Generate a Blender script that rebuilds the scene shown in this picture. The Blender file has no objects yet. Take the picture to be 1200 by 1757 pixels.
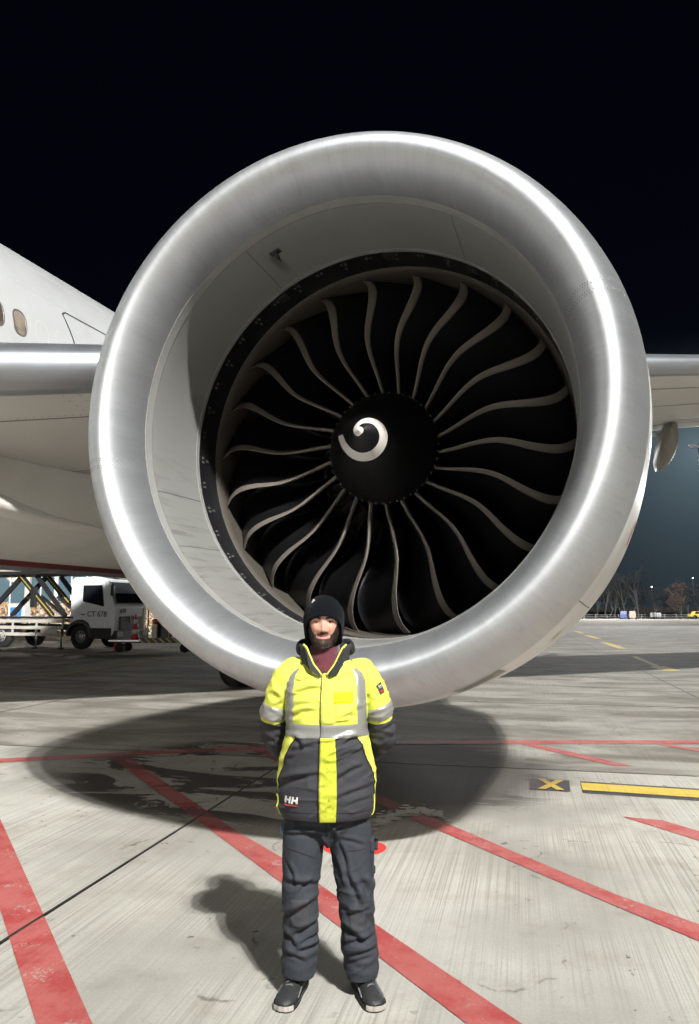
import bpy, math, random
from mathutils import Vector, Matrix, noise
random.seed(7)
S = bpy.context.scene
COL = S.collection
PI = math.pi
R = math.radians

# ------------------------------------------------------------------ camera
cam_d = bpy.data.cameras.new('camera')
cam = bpy.data.objects.new('camera', cam_d); COL.objects.link(cam)
CAM_H = 1.735
cam.location = (0, 0, CAM_H)
cam.rotation_euler = (R(90 + 7.63), 0, 0)
cam_d.sensor_fit = 'VERTICAL'; cam_d.sensor_height = 24.0
cam_d.lens = 24.0 * 1280 / 1757
cam_d.clip_start = 0.1; cam_d.clip_end = 3000
S.camera = cam
S.render.resolution_x = 699; S.render.resolution_y = 1024
S.view_settings.view_transform = 'Standard'; S.view_settings.look = 'None'
S.view_settings.exposure = 0; S.view_settings.gamma = 1
S.view_settings.use_curve_mapping = False
try:
    S.cycles.max_bounces = 8; S.cycles.diffuse_bounces = 4; S.cycles.glossy_bounces = 4
    S.cycles.transparent_max_bounces = 12
    S.cycles.sample_clamp_indirect = 0; S.cycles.use_light_tree = False
    S.cycles.use_denoising = True
except Exception: pass

# ------------------------------------------------------------------ night sky
MAST2 = Vector((43.5, 90.0, 21.7))
world = bpy.data.worlds.new('World'); S.world = world
world.use_nodes = True
wn, wl = world.node_tree.nodes, world.node_tree.links
wn.clear()
def wmath(op, a, b=None, c=None):
    n = wn.new('ShaderNodeMath'); n.operation = op
    for i, v in enumerate((a, b, c)):
        if v is None: continue
        if isinstance(v, (int, float)): n.inputs[i].default_value = v
        else: wl.new(v, n.inputs[i])
    return n.outputs[0]
tc = wn.new('ShaderNodeTexCoord'); sep = wn.new('ShaderNodeSeparateXYZ')
wl.new(tc.outputs['Generated'], sep.inputs[0])
zup = wmath('MAXIMUM', sep.outputs[2], 0.0)
d2 = (MAST2 - Vector((0, 0, CAM_H))).normalized()
glow = wmath('POWER', 2.718, wmath('MULTIPLY', zup, -8.0))            # city glow along the horizon
glow = wmath('MULTIPLY', glow, wmath('MULTIPLY_ADD', sep.outputs[0], 0.55, 0.6))
dt = wn.new('ShaderNodeVectorMath'); dt.operation = 'DOT_PRODUCT'
wl.new(tc.outputs['Generated'], dt.inputs[0]); dt.inputs[1].default_value = d2
angd = wmath('ARCCOSINE', wmath('MINIMUM', dt.outputs['Value'], 0.99999))
lobe = wmath('POWER', 2.718, wmath('MULTIPLY', angd, -11.5))          # misty light spilling down from the floodlight mast
cut = wn.new('ShaderNodeMapRange'); cut.interpolation_type = 'SMOOTHSTEP'
wl.new(sep.outputs[2], cut.inputs['Value']); cut.inputs['From Min'].default_value = 0.34; cut.inputs['From Max'].default_value = 0.19
lobe = wmath('MULTIPLY', lobe, cut.outputs['Result'])
def wmix(f, a, b, mode='ADD'):
    n = wn.new('ShaderNodeMixRGB'); n.blend_type = mode
    for i, v in enumerate((f, a, b)):
        if isinstance(v, (int, float)): n.inputs[i].default_value = v
        elif isinstance(v, tuple): n.inputs[i].default_value = v
        else: wl.new(v, n.inputs[i])
    return n.outputs[0]
skyc = wmix(glow, (0.0008, 0.0011, 0.0030, 1), (0.012, 0.018, 0.024, 1))
skyc = wmix(lobe, skyc, (0.125, 0.180, 0.210, 1))
bg = wn.new('ShaderNodeBackground'); bg.inputs[1].default_value = 1.0
wl.new(skyc, bg.inputs[0])
wo = wn.new('ShaderNodeOutputWorld'); wl.new(bg.outputs[0], wo.inputs[0])

# ------------------------------------------------------------------ floodlights on the apron masts, plus one added fill lamp
def flood(name, loc, power, radius, col, const_ref=None, spot=None, aim=None, blend=0.5):
    ld = bpy.data.lights.new(name, 'SPOT' if spot else 'POINT')
    ld.energy = power; ld.color = col; ld.shadow_soft_size = radius
    if spot:
        ld.spot_size = R(spot); ld.spot_blend = blend
    if const_ref:                     # heads aimed outwards: even illuminance over the apron
        ld.use_nodes = True
        nt = ld.node_tree; em = nt.nodes.get('Emission')
        fo = nt.nodes.new('ShaderNodeLightFalloff'); fo.inputs['Strength'].default_value = 1.0 / const_ref ** 2
        nt.links.new(fo.outputs['Constant'], em.inputs['Strength'])
    o = bpy.data.objects.new(name, ld); COL.objects.link(o); o.location = loc
    if aim is not None:
        o.rotation_euler = (Vector(aim) - Vector(loc)).to_track_quat('-Z', 'Y').to_euler()
    return o
KEY = Vector((8.78, -14.92, 23.65))
HEADS = Vector((0.92, 0.38, 0)) * 1.05                     # three lamp heads side by side on one mast
for k, share in ((0, 0.58), (1, 0.21), (-1, 0.21)):
    flood('floodlight', KEY + HEADS * k, 92000 * share, 0.30, (1.0, 0.985, 0.945), const_ref=31)
flood('floodlight', (-30, -22, 7.0), 14000, 1.5, (1.0, 0.95, 0.89))  # unseen low lamp, added as fill for the belly and left lip
flood('floodlight', MAST2, 24000, 1.0, (0.82, 0.93, 1.0), spot=128, aim=(38, 70, 0), blend=0.6)
flood('floodlight', (-40, 92, 22), 22000, 1.0, (1.0, 0.94, 0.86), spot=140, aim=(-34, 70, 0), blend=0.6)
for lx in (15, 65, 115):
    flood('floodlight', (lx, 188, 24), 135000, 1.0, (1.0, 0.98, 0.95), spot=130, aim=(lx, 165, 0), blend=0.6)

# ------------------------------------------------------------------ helpers: meshes
class MB:
    def __init__(s): s.v = []; s.f = []; s.m = []
    def add(s, v, f, mi=0):
        b = len(s.v); s.v += [Vector(p) for p in v]
        for q in f:
            s.f.append([b + i for i in q]); s.m.append(mi)
        return s
    def box(s, c, d, mi=0, rot=None):
        x, y, z = d[0] / 2, d[1] / 2, d[2] / 2
        pts = [Vector((sx * x, sy * y, sz * z)) for sz in (-1, 1) for sy in (-1, 1) for sx in (-1, 1)]
        if rot is not None: pts = [rot @ q for q in pts]
        pts = [q + Vector(c) for q in pts]
        return s.add(pts, [(0, 2, 3, 1), (4, 5, 7, 6), (0, 1, 5, 4), (2, 6, 7, 3), (1, 3, 7, 5), (0, 4, 6, 2)], mi)
    def grid(s, P, cu=False, cv=False, mi=0, mf=None, flip=False):
        nu, nv = len(P), len(P[0]); b = len(s.v)
        for row in P: s.v += [Vector(p) for p in row]
        for i in range(nu if cu else nu - 1):
            for j in range(nv if cv else nv - 1):
                q = [b + i * nv + j, b + ((i + 1) % nu) * nv + j, b + ((i + 1) % nu) * nv + (j + 1) % nv, b + i * nv + (j + 1) % nv]
                s.f.append(q[::-1] if flip else q); s.m.append(mf(i, j) if mf else mi)
        return s
    def tube(s, pts, rad, n=8, mi=0, cap=True, sx=1.0):
        pts = [Vector(p) for p in pts]
        if not isinstance(rad, (list, tuple)): rad = [rad] * len(pts)
        rows = []; up = None
        for i, p in enumerate(pts):
            t = (pts[min(i + 1, len(pts) - 1)] - pts[max(i - 1, 0)]).normalized()
            if up is None:
                up = Vector((0, 0, 1)) if abs(t.z) < 0.9 else Vector((0, 1, 0))
            a = (up - t * up.dot(t)).normalized(); up = a; b = t.cross(a)
            rows.append([p + (a * math.cos(2 * PI * k / n) + b * math.sin(2 * PI * k / n) * sx) * rad[i] for k in range(n)])
        b0 = len(s.v); s.grid(rows, cv=True, mi=mi)
        if cap:
            s.f.append([b0 + k for k in range(n)]); s.m.append(mi)
            e = b0 + (len(rows) - 1) * n
            s.f.append([e + k for k in range(n)][::-1]); s.m.append(mi)
        return s
    def ell(s, c, r, nu=16, nv=12, mi=0, rot=None):
        rows = []
        for i in range(nv + 1):
            th = PI * i / nv
            row = []
            for j in range(nu):
                ph = 2 * PI * j / nu
                q = Vector((r[0] * math.sin(th) * math.cos(ph), r[1] * math.sin(th) * math.sin(ph), r[2] * math.cos(th)))
                if rot is not None: q = rot @ q
                row.append(q + Vector(c))
            rows.append(row)
        return s.grid(rows, cv=True, mi=mi)
    def prism(s, poly, axis, lo, hi, mi=0):
        """poly of 2-D points; axis 'x','y','z' = the extrusion axis"""
        def P(a, b, h):
            return {'x': (h, a, b), 'y': (a, h, b), 'z': (a, b, h)}[axis]
        n = len(poly)
        v = [P(a, b, lo) for a, b in poly] + [P(a, b, hi) for a, b in poly]
        f = [list(range(n))[::-1], list(range(n, 2 * n))] + [(i, (i + 1) % n, n + (i + 1) % n, n + i) for i in range(n)]
        return s.add(v, f, mi)
    def mesh(s, name, smooth=True):
        me = bpy.data.meshes.new(name)
        me.from_pydata([tuple(p) for p in s.v], [], s.f)
        me.update()
        import bmesh
        bm = bmesh.new(); bm.from_mesh(me)
        bmesh.ops.recalc_face_normals(bm, faces=bm.faces)
        bm.to_mesh(me); bm.free()
        for i, p in enumerate(me.polygons):
            p.material_index = s.m[i]; p.use_smooth = smooth
        return me
    def build(s, name, mats, parent=None, smooth=True, bevel=0, seg=2, sharp=None, kind=None, label=None):
        me = s.mesh(name, smooth)
        for m in (mats if isinstance(mats, (list, tuple)) else [mats]): me.materials.append(m)
        if sharp is not None and smooth:
            try: me.set_sharp_from_angle(angle=R(sharp))
            except Exception: pass
        o = bpy.data.objects.new(name, me); COL.objects.link(o)
        if parent is not None: o.parent = parent
        if bevel:
            bv = o.modifiers.new('bevel', 'BEVEL'); bv.width = bevel; bv.segments = seg; bv.limit_method = 'ANGLE'
        if kind: o['kind'] = kind
        if label: o['label'] = label
        return o
def thing(name, label, cat, loc=(0, 0, 0), rz=0, group=None):
    o = bpy.data.objects.new(name, None); COL.objects.link(o)
    o.location = loc; o.rotation_euler = (0, 0, rz); o.empty_display_size = 0.2
    o['label'] = label; o['category'] = cat
    if group: o['group'] = group
    return o
def copy_tree(o, parent=None):
    c = o.copy(); COL.objects.link(c)
    if parent is not None: c.parent = parent
    for ch in [x for x in o.children]: copy_tree(ch, c)
    return c
def lerp_table(tab, x):
    if x <= tab[0][0]: return tab[0][1:]
    for a, b in zip(tab, tab[1:]):
        if x <= b[0]:
            t = (x - a[0]) / (b[0] - a[0]); t = t * t * (3 - 2 * t)
            return tuple(p + (q - p) * t for p, q in zip(a[1:], b[1:]))
    return tab[-1][1:]
def lin(tab, x):
    if x <= tab[0][0]: return tab[0][1]
    for a, b in zip(tab, tab[1:]):
        if x <= b[0]: return a[1] + (b[1] - a[1]) * (x - a[0]) / (b[0] - a[0])
    return tab[-1][1]
def catmull(pts, n):
    pts = [Vector(p) for p in pts]; out = []
    for i in range(len(pts) - 1):
        p0, p1, p2, p3 = pts[max(i - 1, 0)], pts[i], pts[i + 1], pts[min(i + 2, len(pts) - 1)]
        for k in range(n):
            t = k / n
            out.append(0.5 * ((2 * p1) + (p2 - p0) * t + (2 * p0 - 5 * p1 + 4 * p2 - p3) * t * t + (3 * p1 - p0 - 3 * p2 + p3) * t ** 3))
    out.append(pts[-1]); return out
def fb(x, y, z, o=3): return noise.fractal(Vector((x, y, z)), 1.0, 2.0, o)

# ------------------------------------------------------------------ helpers: materials
class NT:
    def __init__(s, name):
        s.m = bpy.data.materials.new(name); s.m.use_nodes = True
        s.n = s.m.node_tree.nodes; s.l = s.m.node_tree.links
        s.b = s.n['Principled BSDF']; s.out = s.n['Material Output']
    def node(s, t, **k):
        n = s.n.new(t)
        for a, v in k.items(): setattr(n, a, v)
        return n
    def put(s, sock, v):
        if isinstance(v, (int, float)): sock.default_value = v
        elif isinstance(v, (tuple, list, Vector)):
            v = tuple(v)
            if len(v) == 3 and sock.type == 'RGBA': v = v + (1,)
            sock.default_value = v
        else: s.l.new(v, sock)
    def math(s, op, a, b=None, c=None, clamp=False):
        n = s.node('ShaderNodeMath', operation=op, use_clamp=clamp)
        for i, v in enumerate((a, b, c)):
            if v is not None: s.put(n.inputs[i], v)
        return n.outputs[0]
    def mix(s, f, a, b, blend='MIX'):
        n = s.node('ShaderNodeMixRGB', blend_type=blend)
        s.put(n.inputs[0], f); s.put(n.inputs[1], a); s.put(n.inputs[2], b); return n.outputs[0]
    def noise(s, vec, scale=5, detail=3, rough=0.55, dist=0):
        n = s.node('ShaderNodeTexNoise')
        if vec is not None: s.l.new(vec, n.inputs['Vector'])
        s.put(n.inputs['Scale'], scale); s.put(n.inputs['Detail'], detail); s.put(n.inputs['Roughness'], rough); s.put(n.inputs['Distortion'], dist)
        return n.outputs['Fac']
    def ramp(s, f, lo, hi):      # linear remap lo..hi -> 0..1, clamped
        n = s.node('ShaderNodeMapRange'); s.put(n.inputs['Value'], f)
        n.inputs['From Min'].default_value = lo; n.inputs['From Max'].default_value = hi
        n.interpolation_type = 'SMOOTHSTEP'
        return n.outputs['Result']
    def pos(s, space='obj'):
        if space == 'obj': return s.node('ShaderNodeTexCoord').outputs['Object']
        return s.node('ShaderNodeNewGeometry').outputs['Position']
    def sep(s, v):
        n = s.node('ShaderNodeSeparateXYZ'); s.l.new(v, n.inputs[0]); return n.outputs
    def comb(s, x, y, z):
        n = s.node('ShaderNodeCombineXYZ'); s.put(n.inputs[0], x); s.put(n.inputs[1], y); s.put(n.inputs[2], z); return n.outputs[0]
    def dot(s, v, d):
        n = s.node('ShaderNodeVectorMath', operation='DOT_PRODUCT'); s.l.new(v, n.inputs[0]); n.inputs[1].default_value = d; return n.outputs['Value']
    def bump(s, h, strength=0.3, dist=0.01):
        n = s.node('ShaderNodeBump'); s.put(n.inputs['Height'], h); n.inputs['Strength'].default_value = strength; n.inputs['Distance'].default_value = dist
        s.l.new(n.outputs[0], s.b.inputs['Normal']); return n
    def set(s, **k):
        names = dict(col='Base Color', rough='Roughness', metal='Metallic', spec='Specular IOR Level', coat='Coat Weight', alpha='Alpha', em='Emission Color', ems='Emission Strength', trans='Transmission Weight', sheen='Sheen Weight', sss='Subsurface Weight', aniso='Anisotropic')
        for a, v in k.items(): s.put(s.b.inputs[names[a]], v)
def pm(name, col, rough=0.6, metal=0.0, var=0.15, scale=6.0, bump=0.0, bscale=60.0, spec=0.5, coat=0.0, space='obj', dirt=0.0, dirtcol=(0.06, 0.055, 0.045), sheen=0.0):
    t = NT(name); p = t.pos(space)
    n1 = t.noise(p, scale, 5, 0.6)
    f = t.math('MULTIPLY_ADD', n1, 2 * var, 1 - var)
    c = t.mix(1.0, col, t.comb(f, f, f), 'MULTIPLY')
    if dirt:
        n2 = t.noise(p, scale * 0.45, 6, 0.65)
        c = t.mix(t.math('MULTIPLY', t.ramp(n2, 0.48, 0.72), dirt), c, dirtcol)
    t.set(col=c, metal=metal, spec=spec, coat=coat, sheen=sheen)
    t.set(rough=t.math('MULTIPLY_ADD', n1, 0.16, max(rough - 0.08, 0.02)))
    if bump: t.bump(t.noise(p, bscale, 3), bump, 0.005)
    return t.m
def glowmat(name, col, strength):
    t = NT(name); t.set(col=(0.02, 0.02, 0.02), em=col, ems=strength); return t.m

M_WHITE = pm('white_paint', (0.42, 0.43, 0.435), 0.35, var=0.04, scale=2, dirt=0.10)
M_GREYWING = pm('wing_grey_paint', (0.62, 0.61, 0.58), 0.45, var=0.06, scale=1.2, dirt=0.18, dirtcol=(0.45, 0.43, 0.39))
M_BELLY = pm('belly_paint', (0.76, 0.745, 0.70), 0.45, var=0.06, scale=1.4, dirt=0.3, dirtcol=(0.50, 0.47, 0.41))
M_REDPAINT = pm('dark_red_paint', (0.20, 0.025, 0.03), 0.5)
M_BLACK = pm('black_rubber', (0.012, 0.012, 0.013), 0.75, var=0.3, bump=0.2)
M_DARK = pm('dark_metal', (0.02, 0.02, 0.022), 0.5, var=0.3)
M_DKGREY = pm('dark_grey_paint', (0.06, 0.06, 0.065), 0.55, var=0.2)
M_STEEL = pm('steel', (0.45, 0.45, 0.45), 0.35, metal=1.0, var=0.1)
M_SEAM = pm('seam_dark', (0.10, 0.10, 0.10), 0.6)

# ------------------------------------------------------------------ ground
GA = R(12.8); AL = Vector((math.sin(GA), math.cos(GA), 0)); AC = Vector((math.cos(GA), -math.sin(GA), 0))
def concrete_nodes(t, tint=(1, 1, 1)):
    p = t.pos('world')
    al, ac = t.dot(p, AL), t.dot(p, AC)
    gv = t.comb(t.math('MULTIPLY', ac, 80.0), t.math('MULTIPLY', al, 0.45), 0.0)
    gr = t.noise(gv, 1.0, 3, 0.6)
    gv2 = t.comb(t.math('MULTIPLY', ac, 11.0), t.math('MULTIPLY', al, 0.5), 3.0)
    gr2 = t.noise(gv2, 1.0, 2, 0.6)
    patch = t.ramp(t.noise(p, 0.55, 3, 0.5), 0.36, 0.60)
    big = t.noise(p, 0.35, 6, 0.62); mid = t.noise(p, 2.3, 6, 0.65); fine = t.noise(p, 55, 4, 0.7)
    grit = t.noise(p, 190, 2, 0.6)
    c = t.mix(t.ramp(big, 0.3, 0.7), (0.290, 0.280, 0.246), (0.425, 0.415, 0.378))
    c = t.mix(t.math('MULTIPLY', t.ramp(mid, 0.50, 0.78), 0.60), c, (0.225, 0.205, 0.165))
    g = t.math('MULTIPLY_ADD', t.math('MULTIPLY', t.ramp(gr, 0.36, 0.56), patch), 0.32, 0.78)
    g = t.math('MULTIPLY', g, t.math('MULTIPLY_ADD', t.ramp(gr2, 0.3, 0.6), 0.05, 0.96))
    g = t.math('MULTIPLY', g, t.math('MULTIPLY_ADD', fine, 0.30, 0.85))
    g = t.math('MULTIPLY', g, t.math('MULTIPLY_ADD', t.ramp(grit, 0.32, 0.44), 0.26, 0.77))
    c = t.mix(1.0, c, t.comb(g, g, g), 'MULTIPLY')
    # the far slabs are older and browner, with sideways tyre and oil drags
    far = t.ramp(al, 8.80, 8.92)
    dragv = t.comb(t.math('MULTIPLY', ac, 0.45), t.math('MULTIPLY', al, 1.25), 0.0)
    drag = t.noise(dragv, 1.0, 6, 0.65, 0.6)
    cf = t.mix(t.ramp(drag, 0.36, 0.66), (0.140, 0.126, 0.105), (0.32, 0.307, 0.275))
    g2 = t.math('MULTIPLY_ADD', g, 0.40, 0.55)
    cf = t.mix(1.0, cf, t.comb(g2, g2, g2), 'MULTIPLY')
    c = t.mix(t.math('MULTIPLY', far, t.math('MULTIPLY_ADD', t.ramp(big, 0.35, 0.6), 0.25, 0.72)), c, cf)
    # damp patches and crooked run-off under the engine
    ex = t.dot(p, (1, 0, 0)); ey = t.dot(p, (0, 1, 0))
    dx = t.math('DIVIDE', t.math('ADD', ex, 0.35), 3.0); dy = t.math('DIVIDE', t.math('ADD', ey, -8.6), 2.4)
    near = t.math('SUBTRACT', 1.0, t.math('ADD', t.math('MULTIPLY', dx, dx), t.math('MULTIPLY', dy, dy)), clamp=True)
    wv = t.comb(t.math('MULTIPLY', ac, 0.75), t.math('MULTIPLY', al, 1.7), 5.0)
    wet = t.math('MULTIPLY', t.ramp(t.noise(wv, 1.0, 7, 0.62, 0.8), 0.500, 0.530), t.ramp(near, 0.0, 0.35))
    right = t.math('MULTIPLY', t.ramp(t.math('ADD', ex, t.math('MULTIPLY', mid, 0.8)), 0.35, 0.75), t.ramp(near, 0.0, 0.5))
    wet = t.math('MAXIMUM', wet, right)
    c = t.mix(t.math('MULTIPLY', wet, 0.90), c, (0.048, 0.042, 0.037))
    # hairline cracks
    vo = t.node('ShaderNodeTexVoronoi', feature='DISTANCE_TO_EDGE')
    wob = t.node('ShaderNodeVectorMath', operation='ADD'); t.l.new(p, wob.inputs[0])
    wz = t.node('ShaderNodeTexNoise'); t.l.new(p, wz.inputs['Vector']); wz.inputs['Scale'].default_value = 1.6; wz.inputs['Detail'].default_value = 5
    sc = t.node('ShaderNodeVectorMath', operation='SCALE'); t.l.new(wz.outputs['Color'], sc.inputs[0]); sc.inputs['Scale'].default_value = 1.3
    t.l.new(sc.outputs[0], wob.inputs[1]); t.l.new(wob.outputs[0], vo.inputs['Vector']); vo.inputs['Scale'].default_value = 0.42
    cr = t.math('MULTIPLY', t.ramp(vo.outputs['Distance'], 0.011, 0.002), t.ramp(mid, 0.50, 0.62))
    c = t.mix(t.math('MULTIPLY', cr, 0.6), c, (0.06, 0.05, 0.04))
    # small dark drips
    sp = t.math('MULTIPLY', t.ramp(t.noise(p, 9, 3, 0.6), 0.655, 0.70), t.ramp(t.noise(p, 0.9, 2), 0.47, 0.6))
    c = t.mix(t.math('MULTIPLY', sp, 0.8), c, (0.05, 0.045, 0.035))
    if tint != (1, 1, 1): c = t.mix(1.0, c, tint, 'MULTIPLY')
    h = t.math('ADD', t.math('MULTIPLY', t.math('MULTIPLY', gr, patch), 0.9), t.math('MULTIPLY', fine, 0.5))
    return p, c, h, wet, g, mid
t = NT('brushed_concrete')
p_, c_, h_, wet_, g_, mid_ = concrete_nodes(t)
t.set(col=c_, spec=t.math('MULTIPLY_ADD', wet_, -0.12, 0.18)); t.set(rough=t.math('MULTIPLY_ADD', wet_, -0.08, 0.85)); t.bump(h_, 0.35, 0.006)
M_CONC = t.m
def paint(name, col, col2, wear=0.55):
    t = NT(name)
    p, c, h, wet, g, mid = concrete_nodes(t)
    n1 = t.noise(p, 3.2, 6, 0.65); n2 = t.noise(p, 60, 4, 0.7)
    pc = t.mix(t.ramp(n1, 0.44, 0.66), col, col2)
    gg = t.math('MULTIPLY_ADD', g, 0.6, 0.45)
    pc = t.mix(1.0, pc, t.comb(gg, gg, gg), 'MULTIPLY')
    pc = t.mix(t.math('MULTIPLY', wet, 0.65), pc, (0.04, 0.02, 0.02))
    sv = t.comb(t.math('MULTIPLY', t.dot(p, (1, 0, 0)), 0.8), t.math('MULTIPLY', t.dot(p, (0, 1, 0)), 5.0), 2.0)
    scuff = t.ramp(t.noise(sv, 1.0, 5, 0.7), 0.60, 0.74)
    pc = t.mix(t.math('MULTIPLY', scuff, 0.72), pc, (0.075, 0.055, 0.050))
    w = t.ramp(t.math('ADD', t.math('MULTIPLY', n2, 0.55), t.math('MULTIPLY', t.noise(p, 4.5, 7, 0.72), 0.85)), wear + 0.20, wear + 0.34)
    t.set(col=t.mix(w, pc, c), rough=0.75, spec=0.3); t.bump(h, 0.3, 0.006)
    return t.m
M_RED = paint('red_marking_paint', (0.345, 0.092, 0.084), (0.30, 0.042, 0.040), 0.58)
M_YEL = paint('yellow_marking_paint', (0.50, 0.36, 0.045), (0.42, 0.30, 0.05), 0.66)
M_BLK = paint('black_marking_paint', (0.030, 0.030, 0.034), (0.05, 0.05, 0.05), 0.60)
M_VIVID = paint('vivid_red_paint', (0.66, 0.035, 0.03), (0.66, 0.05, 0.04), 0.9)
M_POWDER = paint('white_absorbent', (0.55, 0.55, 0.53), (0.40, 0.40, 0.38), 0.42)

ground = MB().add([(-900, -300, -0.005), (900, -300, -0.005), (900, 1500, -0.005), (-900, 1500, -0.005)], [(0, 1, 2, 3)]).build('ground', pm('joint_filler', (0.012, 0.012, 0.012), 0.9), kind='structure', smooth=False)
apron = bpy.data.objects.new('apron', None); COL.objects.link(apron); apron['kind'] = 'structure'
SL = 6.2; GAP = 0.011
OFF_AC = -2.73; OFF_AL = 8.86
tile = MB(); hs = SL / 2 - GAP
tile.add([(-hs, -hs, 0), (hs, -hs, 0), (hs, hs, 0), (-hs, hs, 0), (-hs, -hs, -0.028), (hs, -hs, -0.028), (hs, hs, -0.028), (-hs, hs, -0.028)],
         [(0, 1, 2, 3), (4, 7, 6, 5), (0, 4, 5, 1), (1, 5, 6, 2), (2, 6, 7, 3), (3, 7, 4, 0)])
tm = tile.mesh('concrete_slab', False); tm.materials.append(M_CONC)
for i in range(-6, 7):
    for j in range(-3, 13):
        c = AC * (OFF_AC + SL * (i + 0.5)) + AL * (OFF_AL + SL * (j + 0.5))
        o = bpy.data.objects.new('concrete_slab', tm); COL.objects.link(o); o.parent = apron
        o.location = c; o.rotation_euler = (0, 0, -GA)
# everything past the slabs: one sheet with a hole where the slabs lie
def acal(a, l, z): return AC * (OFF_AC + SL * a) + AL * (OFF_AL + SL * l) + Vector((0, 0, z))
I = [acal(-6, -3, 0), acal(7, -3, 0), acal(7, 13, 0), acal(-6, 13, 0)]
O = [acal(-130, -50, 0), acal(130, -50, 0), acal(130, 200, 0), acal(-130, 200, 0)]
MB().add(I + O, [(4, 5, 1, 0), (5, 6, 2, 1), (6, 7, 3, 2), (7, 4, 0, 3)]).build('far_apron', M_CONC, apron, smooth=False)

def marking(name, polys, mat, z=0.004, label=None):
    m = MB()
    for P in polys: m.add([(x, y, z) for x, y in P], [tuple(range(len(P)))])
    return m.build(name, mat, apron, smooth=False, label=label)
def strip(a, b, w): 
    a, b = Vector(a), Vector(b); d = (b - a).normalized(); n = Vector((-d.y, d.x)) * w / 2
    return [tuple(a + n), tuple(a - n), tuple(b - n), tuple(b + n)]
marking('red_line', [[(-9.5, 7.36), (-1.24, 9.78), (-1.24, 10.06), (-9.5, 7.64)]], M_RED)
marking('red_line', [[(-1.236, 9.78), (0, 10.19), (12, 10.22), (12, 10.50), (0, 10.46), (-1.236, 10.06)]], M_RED)
marking('red_line', [[(-2.87, 9.27), (-1.167, 6.358), (-0.413, 5.042), (0.145, 4.051), (0.495, 3.43), (1.2, 2.2), (1.45, 2.2), (0.728, 3.43), (0.137, 4.458), (-0.457, 5.551), (-0.939, 6.293), (-2.68, 9.33)]], M_RED)
marking('red_line', [[(-5.0, 9.65), (-2.059, 4.665), (-1.334, 3.434), (-0.6, 2.2), (-0.35, 2.2), (-1.107, 3.453), (-1.777, 4.596), (-2.967, 6.618), (-4.65, 9.5)]], M_RED)
marking('red_line', [[(-1.234, 9.72), (0.667, 6.342), (1.5, 4.846), (1.856, 4.226), (2.6, 2.95), (2.75, 3.1), (1.956, 4.442), (1.646, 4.893), (0.808, 6.443), (-1.0, 9.80)]], M_RED)
marking('red_line', [[(2.275, 10.16), (2.983, 8.795), (3.217, 8.762), (2.467, 10.16)]], M_RED)
marking('red_line', [[(4.05, 10.15), (4.376, 9.651), (5.0, 8.6), (5.16, 8.7), (4.23, 10.15)]], M_RED)
marking('red_line', [[(2.332, 6.654), (2.672, 5.984), (3.3, 4.9), (3.45, 5.1), (2.786, 6.228), (2.626, 6.547)]], M_RED)
marking('red_patch', [[(0.04 + 0.235 * math.cos(a), 5.82 + 0.205 * math.sin(a)) for a in [2 * PI * k / 24 for k in range(24)]]], M_VIVID, label='bright red painted spot on the concrete')
marking('black_backing', [[(1.897, 8.136), (1.773, 7.644), (2.147, 7.548), (2.275, 8.027)]], M_BLK)
def bil(u, v):
    a = Vector((1.773, 7.644)).lerp(Vector((2.147, 7.548)), u); b = Vector((1.897, 8.136)).lerp(Vector((2.275, 8.027)), u)
    return a.lerp(b, v)
marking('yellow_letter', [[tuple(bil(*q)) for q in ((0.20, 0.07), (0.40, 0.07), (0.86, 0.95), (0.66, 0.95))]], M_YEL, 0.008)
marking('yellow_letter', [[tuple(bil(*q)) for q in ((0.66, 0.07), (0.86, 0.07), (0.40, 0.95), (0.20, 0.95))]], M_YEL, 0.0085)
bd = Vector((3.455 - 2.382, 7.668 - 8.0)).normalized()
def ext(a, L): return (a[0] + bd.x * L, a[1] + bd.y * L)
marking('black_backing', [[(2.251, 7.501), ext((2.251, 7.501), 3.2), ext((2.382, 8.0), 3.2), (2.382, 8.0)]], M_BLK)
marking('yellow_bar', [[(2.285, 7.607), ext((2.285, 7.607), 3.2), ext((2.364, 7.921), 3.2), (2.364, 7.921)]], M_YEL, 0.008)
for a, b, w in (((17.84, 56.9), (16.24, 49.3), 0.42), ((14.67, 43.7), (13.03, 36.1), 0.42), ((11.2, 29.9), (9.95, 24.6), 0.20), ((9.92, 24.55), (9.56, 22.6), 0.5), ((20.7, 69), (19, 61.5), 0.42)):
    marking('yellow_dash', [strip(a, b, w)], M_YEL)
for a, b in (((-9.6, 15.5), (-8.6, 18.76)), ((-8.6, 18.76), (-8.1, 21.16)), ((-8.1, 21.16), (-7.6, 24.8)), ((-7.6, 24.8), (-6.6, 29.5))):
    marking('yellow_line', [strip(a, b, 0.12)], M_YEL)
# black sealant lying in the slab joints, over the paint
M_SEAL = pm('joint_sealant', (0.016, 0.016, 0.016), 0.7, var=.3)
def seal(a, b, w=.017):
    a, b = Vector(a), Vector(b); n = 40; d = (b - a).normalized(); s = Vector((-d.y, d.x, 0)); rows = []
    for i in range(n + 1):
        q = a.lerp(b, i / n); ww = w * (1 + .3 * noise.noise(q * 2.1)) / 2; o = s * .004 * noise.noise(q * 1.3 + Vector((5, 0, 0)))
        rows.append([q + o - s * ww + Vector((0, 0, .0058)), q + o + s * ww + Vector((0, 0, .0058))])
    MB().grid(rows).build('joint_seal', M_SEAL, apron, smooth=False)
for k in (-1, 0, 1, 2):
    a = AC * (OFF_AC + SL * k); seal(a + AL * 0.5, a + AL * 45, .020)
for k in (-1, 0, 1, 2, 3): seal(AC * -15 + AL * (OFF_AL + SL * k), AC * 18 + AL * (OFF_AL + SL * k), .017)
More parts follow.
